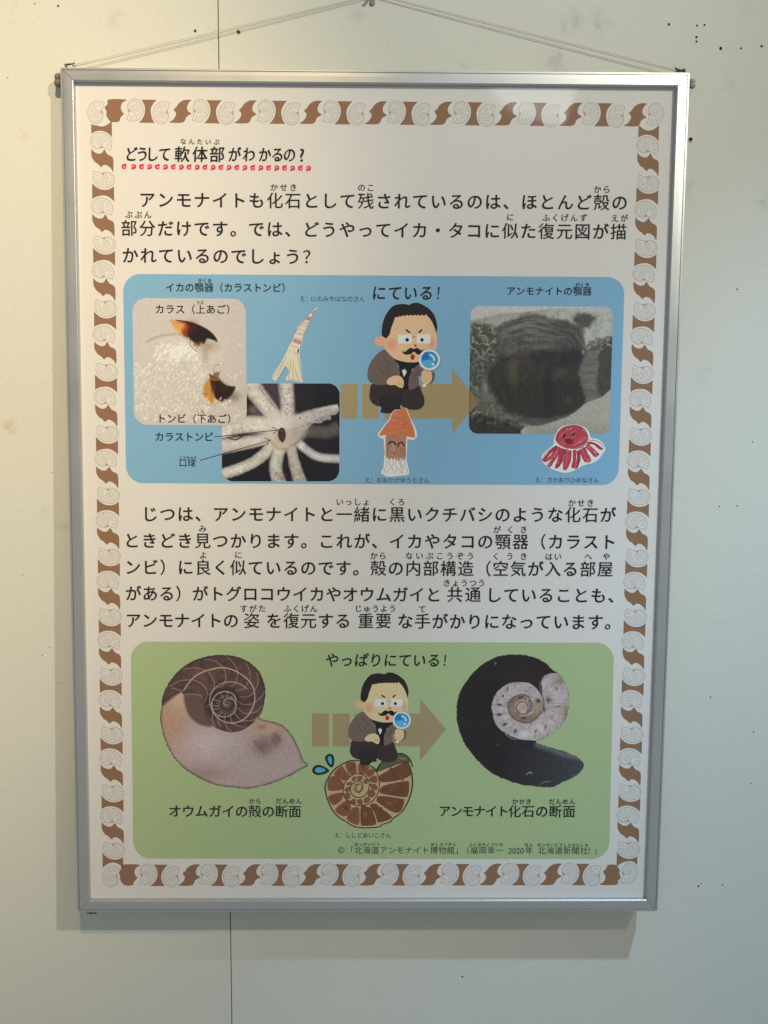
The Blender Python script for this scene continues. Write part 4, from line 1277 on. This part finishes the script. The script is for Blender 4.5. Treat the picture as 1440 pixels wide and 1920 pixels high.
d = Draw('printed_drawing', 112, 1000, 780, 9.6, label="child's crayon drawing of a red octopus", ref=(1070, 840))
d.poly([(400, 330), (470, 220), (600, 165), (760, 155), (900, 190), (990, 270), (1030, 380), (1070, 405), (1170, 420), (1260, 500), (1298, 590), (1250, 680), (1160, 790), (1060, 850), (900, 890), (760, 970), (620, 1020), (480, 1010), (320, 950), (200, 870), (145, 790), (160, 700), (260, 600), (360, 520), (365, 430)], (210, 206, 210), sub=3)
CR = [(156, 50, 62), (142, 46, 56), (168, 70, 80), (150, 56, 68)]
d.poly([(400, 430), (430, 320), (520, 220), (640, 175), (780, 170), (900, 220), (965, 320), (975, 430), (900, 530), (760, 590), (600, 580), (480, 530)], (154, 60, 68), sub=3)
legs = [[(430, 540), (300, 650), (180, 790)], [(450, 560), (340, 720), (215, 810)], [(480, 560), (400, 740), (280, 890)], [(520, 580), (470, 760), (420, 920)], [(560, 600), (520, 760), (430, 900)], [(620, 640), (580, 800), (570, 960)], [(660, 620), (640, 800), (580, 940)],
        [(740, 610), (740, 780), (710, 910)], [(800, 620), (810, 780), (760, 920)], [(860, 590), (900, 700), (950, 800)], [(900, 570), (950, 700), (1000, 810)], [(960, 520), (1060, 600), (1150, 690)], [(990, 480), (1100, 500), (1220, 590)], [(960, 540), (1040, 620), (1120, 710)]]
for i, P in enumerate(legs):
    for k in range(2):
        o = (k - .5) * 26 + rs.uniform(-6, 6)
        PP = [(x + o, y + rs.uniform(-8, 8)) for x, y in P]; ww = rs.uniform(34, 50)
        d.line(PP, ww, CR[(i + k) % 4]); d.ell(PP[-1][0], PP[-1][1], ww * .5, ww * .5, CR[(i + k) % 4], 10)
for i in range(22):
    x, y = rs.uniform(470, 900), rs.uniform(230, 520)
    d.line([(x - 45, y + 40), (x, y), (x + 50, y - 45)], rs.uniform(8, 20), rs.choice([(168, 66, 72), (140, 46, 52), (184, 104, 112)]), taper=True)
for P in ([(590, 270), (630, 210)], [(650, 260), (700, 215)], [(880, 230), (930, 280)], [(720, 540), (840, 460)], [(760, 590), (880, 520)], [(900, 410), (960, 380)], [(180, 780), (200, 720), (260, 660)], [(280, 890), (300, 840)], [(750, 920), (780, 860)], [(980, 810), (1010, 760)], [(1050, 460), (1150, 500)], [(1080, 640), (1140, 660)], [(380, 740), (440, 620)], [(530, 800), (570, 680)], [(950, 540), (1020, 560)], [(440, 860), (450, 810)]):
    d.line(P, 13, (216, 198, 204), taper=True)
d.line([(400, 430), (430, 320), (520, 220), (640, 175), (780, 170), (900, 220), (965, 320), (985, 430), (900, 540), (760, 600)], 9, (110, 34, 56))
for P in ([(160, 790), (250, 640), (420, 530)], [(155, 790), (200, 820), (240, 800)], [(260, 900), (300, 915), (350, 860)], [(690, 920), (750, 945), (800, 900), (830, 700)], [(940, 820), (1000, 840), (1035, 790), (1000, 700)], [(1000, 450), (1120, 440), (1240, 520), (1250, 600), (1190, 600)], [(1060, 670), (1120, 735), (1190, 680)]):
    d.line(P, 8, (116, 38, 66))
d.line([(535, 385), (570, 330)], 36, (48, 24, 28)); d.line([(705, 358), (745, 308)], 32, (48, 24, 28))
d.line([(570, 420), (650, 410), (705, 440), (700, 480), (640, 500), (590, 480), (570, 425)], 12, (70, 24, 30)); d.poly([(575, 425), (650, 412), (702, 440), (698, 478), (640, 498), (592, 478)], (116, 34, 40)); d.ell(608, 615, 24, 30, (150, 104, 108))
d.done()

# ------------------------------------------------------------------ nautilus section
r = Ras([(295, 1222), (585, 1222), (585, 1486), (295, 1486)], 280, 1210, 4.5, .75)
OUTL = [(640, 80), (760, 100), (870, 160), (940, 240), (975, 340), (978, 440), (955, 560), (930, 610), (1010, 635), (1110, 665), (1190, 735), (1240, 820), (1280, 910), (1300, 965), (1342, 1010), (1280, 1050), (1150, 1120), (1020, 1170), (850, 1210), (690, 1200), (540, 1175), (400, 1110), (290, 1040), (200, 940), (130, 800), (92, 640), (100, 520), (120, 400), (180, 290), (270, 190), (390, 120), (520, 85)]
ma = r.mask(OUTL, 3, True, jag=10, jsc=18)
r.M &= ma > .5
r.base((148, 128, 128)); r.blob(480, 820, 240, 150, (166, 150, 156), .85); r.blob(180, 650, 150, 200, (156, 120, 98), .85); r.blob(260, 450, 90, 100, (178, 146, 124), .7)
r.blob(1000, 700, 170, 70, (166, 136, 114), .8); r.blob(940, 1000, 300, 120, (150, 132, 136), .6); r.blob(400, 1080, 250, 60, (122, 102, 96), .6)
r.blob(960, 850, 80, 80, (92, 72, 76), .7); r.blob(1070, 790, 50, 60, (96, 72, 70), .7); r.blob(950, 690, 50, 28, (110, 80, 76), .5)
for P in ([(1050, 745), (1090, 780), (1110, 810)], [(900, 810), (950, 870), (970, 920)], [(1030, 780), (1070, 850)], [(880, 800), (930, 890)]): r.line(P, 6, (70, 54, 56), 6, .6)
r.fill([(300, 410), (420, 410), (470, 450), (480, 560), (530, 680), (430, 670), (350, 610), (305, 520)], (88, 66, 62), 22, .95)
CH = [(100, 520), (180, 460), (270, 400), (300, 420), (430, 415), (465, 470), (480, 580), (560, 690), (680, 728), (800, 705), (900, 620), (960, 520), (985, 400), (940, 220), (860, 140), (740, 80), (600, 70), (440, 100), (260, 180), (160, 310), (90, 430)]
mc = r.fill(CH, (74, 56, 56), 8, 1)
r.mix(mc * np.clip(r.n(120, 61) - .35, 0, 1) * 1.4, (100, 74, 66)); r.mix(mc * (r.n(50, 62) > .6) * .35, (54, 40, 42))
C0 = np.array([655., 495.]); LN = (178, 154, 142)
# inner whorl disc
mi = r.fill([C0 + np.array([185 * math.cos(a) * (1 if math.cos(a) < 0 else .62), 0]) + np.array([0, 150 * math.sin(a) * (1 if math.sin(a) > 0 else .95)]) for a in np.linspace(0, 6.28, 16, endpoint=False)], (52, 40, 44), 30, .8)
sp = [C0 + (8 + 22 * t ** 1.35 + 3.0 * t ** 2) * np.array([math.cos(t * 2.1 + 1), math.sin(t * 2.1 + 1)]) * .72 for t in np.linspace(0, 5.2, 60)]
r.line(sp, 7, LN, 5, .85, smooth=False)
big = [(700, 658), (780, 635), (840, 580), (885, 490), (885, 390), (850, 310), (760, 235), (640, 190), (510, 205), (380, 265), (290, 380)]
r.line(big, 8, (186, 160, 144), 5, .9)
mid = [(700, 658), (620, 640), (560, 595), (530, 530), (535, 460), (580, 405), (650, 390), (710, 415), (735, 470)]
r.line(mid, 8, LN, 5, .9)
for P in ([(280, 385), (190, 360)], [(270, 395), (180, 450), (105, 520)], [(360, 290), (260, 300), (170, 345)], [(370, 290), (450, 330), (490, 400), (470, 470)], [(480, 215), (390, 190), (290, 200)], [(500, 230), (545, 300), (540, 370), (500, 420)],
          [(620, 185), (550, 130), (460, 118)], [(630, 195), (645, 270), (620, 340), (570, 360)], [(745, 220), (710, 150), (650, 95)], [(745, 240), (730, 310), (690, 350)], [(850, 300), (845, 210), (810, 140)], [(835, 310), (790, 370), (730, 382)],
          [(885, 385), (920, 310), (905, 230)], [(880, 400), (830, 435), (765, 432)], [(880, 485), (950, 430), (968, 380)], [(870, 495), (800, 500), (755, 480)], [(840, 575), (910, 555), (955, 500)], [(835, 580), (790, 565), (750, 530)],
          [(780, 635), (860, 635), (920, 600)], [(775, 630), (740, 600), (720, 560)], [(700, 655), (760, 685), (830, 690)], [(700, 655), (685, 610), (680, 580)], [(640, 655), (660, 700), (690, 722)], [(638, 640), (632, 600), (645, 570)], [(575, 620), (600, 690)], [(578, 610), (600, 575), (620, 560)],
          [(535, 550), (535, 640), (560, 680)], [(535, 545), (590, 530)], [(525, 490), (480, 520)], [(540, 510), (590, 510)], [(545, 455), (600, 480)], [(600, 400), (625, 450)], [(660, 395), (655, 450)], [(700, 425), (680, 460)], [(300, 410), (400, 415), (440, 430)], [(510, 205), (570, 200)]):
    r.line(P, 6, LN, 5, .66, taper=.35)
for k in range(22):
    a = k * .285 + .2; R0, R1 = 62, 92 + 16 * math.sin(a)
    r.line([C0 + R0 * np.array([math.cos(a), math.sin(a)]), C0 + R1 * np.array([math.cos(a + .18), math.sin(a + .18)])], 6, (160, 138, 130), 4, .6)
    r.line([C0 + 14 * np.array([math.cos(a), math.sin(a)]), C0 + 44 * np.array([math.cos(a + .3), math.sin(a + .3)])], 4, (150, 128, 120), 4, .5)
r.line([(475, 480), (470, 560), (520, 660), (600, 710), (690, 730), (790, 710), (890, 640)], 6, (44, 34, 34), 6, .8)
D, ins, _ = seg_dist(r.X, r.Y, catmull(OUTL, True, 5), True); r.mix(np.exp(-(D / 14) ** 2) * .7, (54, 44, 40))
r.I *= (.94 + .12 * r.n(14, 63, 2))[..., None]
r.done('printed_photo', 14, 'printed photo of a nautilus shell cut in half, chambers above and pale body chamber below')

# ------------------------------------------------------------------ ammonite fossil section
r = Ras([(852, 1222), (1100, 1222), (1100, 1482), (852, 1482)], 840, 1210, 5.143, .75)
OUTL = [(700, 88), (830, 110), (930, 160), (1020, 240), (1100, 300), (1150, 400), (1170, 520), (1160, 640), (1110, 750), (1030, 840), (930, 900), (850, 935), (960, 970), (1090, 1010), (1200, 1050), (1270, 1090), (1315, 1155), (1270, 1230), (1180, 1290), (1090, 1330), (1010, 1370), (860, 1365), (700, 1345), (560, 1300), (430, 1240), (300, 1130), (190, 1000), (120, 870), (85, 720), (82, 580), (110, 460), (170, 350), (260, 240), (390, 145), (540, 92)]
ma = r.mask(OUTL, 3, True, jag=16, jsc=30)
r.M &= ma > .5
r.base((34, 31, 34)); r.mix(r.n(200, 71) * .3, (46, 44, 44)); r.mix(np.clip((r.X - 500) / 900, 0, 1) * np.clip((r.Y - 850) / 200, 0, 1) * .8, (62, 64, 72)); r.blob(700, 280, 250, 120, (46, 36, 32), .8)
r.line([(860, 960), (1010, 1010), (1120, 1050), (1250, 1080)], 50, (110, 112, 112), 40, .55); r.mix(np.clip((r.n(16, 72) - .6) * 4, 0, 1) * np.clip((r.Y - 940) / 200, 0, 1) * np.clip((r.X - 700) / 500, .1, 1) * .3, (100, 104, 108))
WHT = (152, 140, 142)
m1 = r.fill([(905, 340), (950, 285), (1050, 265), (1110, 310), (1155, 420), (1172, 540), (1160, 640), (1110, 750), (1020, 850), (900, 920), (800, 915), (680, 905), (560, 850), (470, 780), (425, 660), (425, 560), (470, 460), (560, 385), (660, 360), (780, 365), (860, 420), (905, 480)], WHT, 8, 1, jag=10)
tx = r.n(60, 73, 4, .6)
r.mix(m1 * np.clip((tx - .5) * 3, 0, 1) * .5, (124, 110, 106)); r.mix(m1 * np.clip((r.n(40, 74, 4) - .6) * 4, 0, 1) * .45, (92, 70, 54))
for k in range(15):
    a = -1.15 + k * .33; R0, R1 = (205 - k * 1.5, 330 - k * 1.2) if k < 9 else (150, 285)
    cx, cy = 760, 590
    p0 = (cx + R0 * math.cos(a), cy + R0 * math.sin(a)); p1 = (cx + R1 * 1.18 * math.cos(a + .06), cy + R1 * math.sin(a + .06))
    r.line([p0, ((p0[0] + p1[0]) / 2 + 10, (p0[1] + p1[1]) / 2), p1], 9, (112, 98, 98), 12, .5, lim=m1)
    q = ((p0[0] + p1[0]) / 2 + 26 * math.cos(a + 1.7), (p0[1] + p1[1]) / 2 + 26 * math.sin(a + 1.7)); r.blob(q[0], q[1], 26, 26, (176, 168, 168), .4)
r.blob(740, 860, 70, 40, (178, 172, 172), .7); r.blob(880, 800, 60, 50, (172, 164, 166), .6); r.blob(1050, 460, 80, 70, (158, 146, 148), .6); r.blob(600, 430, 60, 40, (164, 154, 152), .6); r.blob(1090, 340, 70, 40, (112, 92, 74), .7); r.blob(1150, 660, 40, 90, (110, 86, 64), .7)
r.line([(860, 420), (905, 480), (925, 560), (905, 640), (840, 715), (760, 745), (680, 730), (610, 680), (578, 600), (600, 530), (680, 480), (760, 485), (810, 560), (800, 620), (750, 660), (690, 655), (660, 600), (690, 550), (740, 545), (770, 580)], 9, (46, 36, 34), 6, .85)
r.fill([(580, 600), (600, 530), (680, 480), (760, 490), (700, 520), (650, 580), (670, 650), (740, 690), (820, 660), (900, 640), (840, 715), (760, 745), (680, 730), (610, 680)], (98, 74, 50), 16, .75, jag=16, tex=.6 + .5 * tx)
r.fill([(810, 560), (850, 510), (910, 540), (910, 620), (850, 680), (800, 640)], (128, 106, 88), 20, .8, tex=.5 + .7 * tx)
r.blob(725, 590, 40, 40, (150, 120, 100), .7)
for x, y, rx, ry in ((718, 505, 13, 18), (750, 515, 11, 14), (780, 540, 11, 12), (793, 565, 12, 9), (795, 590, 12, 9), (787, 615, 10, 9), (768, 632, 9, 9), (690, 505, 14, 16), (730, 700, 22, 14), (870, 535, 24, 20)):
    r.blob(x, y, rx, ry, (60, 38, 34), .9, 1.2)
for x, y, rx, ry, rot in ((530, 488, 12, 12, .6), (495, 572, 26, 12, .1), (495, 668, 30, 13, -.1), (547, 762, 28, 14, -.5), (648, 828, 22, 13, -1.2), (845, 830, 14, 22, .1), (940, 790, 10, 24, .3), (1060, 590, 30, 9, 0), (1050, 422, 9, 20, .1), (970, 530, 26, 24, .4), (930, 620, 14, 30, 0), (575, 420, 8, 22, .1)):
    r.blob(x, y, rx, ry, (32, 26, 24), .95 if x < 700 else .6, 1.4, rot)
r.line([(900, 500), (885, 400), (910, 330), (960, 285)], 7, (126, 118, 108), 6, .8); r.line([(470, 460), (560, 385), (660, 357), (780, 365)], 5, (190, 182, 176), 5, .7)
r.line([(420, 620), (450, 750), (540, 850), (650, 905), (850, 930)], 9, (24, 22, 22), 6, .8); r.line([(550, 850), (600, 890), (655, 912)], 5, (190, 184, 176), 4, .7)
r.line([(760, 1245), (790, 1222), (808, 1240)], 9, (150, 146, 144), 5, .8); r.line([(890, 1340), (930, 1318), (990, 1312)], 7, (130, 124, 108), 5, .8); r.blob(458, 175, 8, 16, (120, 112, 98), .9); r.blob(480, 955, 8, 8, (90, 90, 90), .9)
D, ins, _ = seg_dist(r.X, r.Y, catmull(OUTL, True, 5), True); r.mix(np.exp(-(D / 9) ** 2) * .45, (84, 84, 70))
r.I *= (.92 + .16 * r.n(14, 75, 2))[..., None]
r.done('printed_photo', 14, 'printed photo of a dark ammonite fossil cut in half with a pale spiral centre')

# ------------------------------------------------------------------ drawn ammonite under the man, and the water drops
d = Draw('printed_drawing', 16, 570, 1390, 6.26, label='drawing of a brown chambered ammonite section under the cartoon man', ref=(680, 1490))
TANA, OL = (158, 134, 104), (40, 42, 26)
d.poly([(850, 340), (910, 240), (1030, 175), (1100, 150), (1180, 160), (1240, 220), (1220, 260), (1050, 290), (900, 360)], (76, 76, 60))
d.line([(850, 340), (910, 250), (1030, 180), (1110, 145), (1180, 155), (1245, 215), (1275, 300)], 16, OL)
d.line([(1110, 190), (1160, 205), (1200, 195)], 16, (112, 110, 92), taper=True)
BODYP = [(590, 218), (700, 235), (790, 290), (850, 350), (1000, 300), (1200, 240), (1260, 330), (1280, 440), (1275, 560), (1240, 680), (1180, 800), (1110, 870), (1050, 910), (1020, 950), (930, 980), (880, 1010), (740, 1022), (600, 1010), (490, 950), (380, 875), (300, 760), (245, 600), (245, 500), (300, 390), (370, 310), (500, 235)]
d.poly(BODYP, OL, sub=4)
d.poly([(740 + (x - 740) * .968, 620 + (y - 620) * .968) for x, y in BODYP], TANA, sub=4)
CB, CB2 = (96, 60, 44), (112, 70, 52)
cells = [[(890, 400), (1150, 260), (1210, 255), (1245, 300), (1250, 400), (1100, 460), (960, 480), (890, 470)], [(890, 570), (950, 515), (1200, 465), (1235, 500), (1225, 620), (1190, 655), (1050, 640), (900, 610)],
         [(850, 680), (900, 640), (1150, 675), (1178, 700), (1150, 800), (1090, 840), (1000, 810), (870, 720)], [(770, 750), (840, 730), (900, 780), (1020, 870), (1020, 910), (900, 950), (860, 940), (830, 840)],
         [(670, 760), (750, 770), (800, 800), (845, 930), (830, 980), (700, 990), (665, 960)], [(560, 790), (620, 770), (650, 800), (650, 950), (610, 980), (500, 910)], [(370, 790), (500, 690), (545, 720), (545, 820), (480, 880), (400, 850)],
         [(290, 640), (440, 600), (460, 640), (440, 690), (360, 750), (310, 720)], [(290, 440), (350, 405), (440, 460), (470, 520), (440, 570), (300, 580), (275, 520)], [(350, 380), (440, 290), (490, 350), (540, 400), (480, 460), (400, 430)],
         [(490, 260), (590, 235), (615, 300), (610, 380), (550, 390), (500, 330)], [(640, 270), (700, 260), (770, 300), (700, 390), (640, 370)], [(720, 370), (790, 320), (830, 370), (760, 420)], [(770, 430), (820, 400), (860, 420), (850, 490), (770, 470)],
         [(775, 500), (850, 510), (860, 570), (800, 560)], [(760, 580), (810, 565), (840, 620), (800, 660), (750, 640)], [(700, 680), (750, 650), (780, 690), (720, 730)], [(620, 690), (680, 680), (690, 740), (640, 740)], [(540, 700), (600, 670), (605, 740), (560, 735)],
         [(475, 560), (530, 530), (545, 570), (500, 600)], [(500, 490), (560, 470), (550, 510), (510, 520)], [(560, 430), (610, 410), (610, 450), (570, 470)], [(630, 405), (690, 415), (670, 460), (625, 450)], [(700, 450), (740, 440), (745, 500), (700, 490)], [(470, 620), (530, 600), (545, 660), (500, 680)]]
for i, P in enumerate(cells):
    d.poly(P, CB if i < 5 else CB2, sub=3)
    c = np.mean(P, 0); sz = np.ptp(P, axis=0)
    if i < 12:
        for k in range(3):
            d.ell(c[0] + rs.uniform(-.2, .2) * sz[0], c[1] + rs.uniform(-.2, .2) * sz[1], sz[0] * .15, sz[1] * .11, rs.choice([(90, 56, 42), (116, 74, 55), (104, 66, 48)]), 12, rs.uniform(0, 3))
d.line([(850, 350), (880, 440), (880, 560), (840, 660), (760, 730), (660, 755), (560, 730), (480, 660), (460, 570), (490, 470), (560, 400), (640, 380), (720, 410), (765, 480), (760, 560), (720, 630), (650, 660), (580, 640), (545, 580), (560, 510), (630, 465), (680, 490), (690, 540), (650, 600), (610, 570), (620, 510), (650, 500)], 12, (66, 54, 34))
for k in range(12):
    a = k * .52; d.line([(632 + 34 * math.cos(a), 545 + 34 * math.sin(a)), (632 + 62 * math.cos(a + .2), 550 + 62 * math.sin(a + .2))], 8, (84, 66, 42))
d.line([(780, 290), (830, 320), (855, 360)], 14, OL)
d.done()
d = Draw('printed_drawing', 16, 570, 1390, 6.26, label='two blue water drops with thick black outlines', ref=(610, 1440))
d.poly([(300, 145), (345, 170), (356, 230), (345, 290), (320, 305), (290, 290), (255, 230), (248, 180)], (28, 40, 34)); d.poly([(300, 172), (325, 200), (328, 240), (318, 275), (295, 250), (278, 205)], (70, 138, 168))
d.poly([(295, 340), (260, 310), (190, 278), (130, 285), (96, 330), (110, 375), (160, 395), (230, 388), (285, 362)], (28, 40, 34)); d.poly([(255, 342), (220, 315), (165, 305), (130, 330), (140, 360), (190, 368)], (70, 138, 168))
d.done()
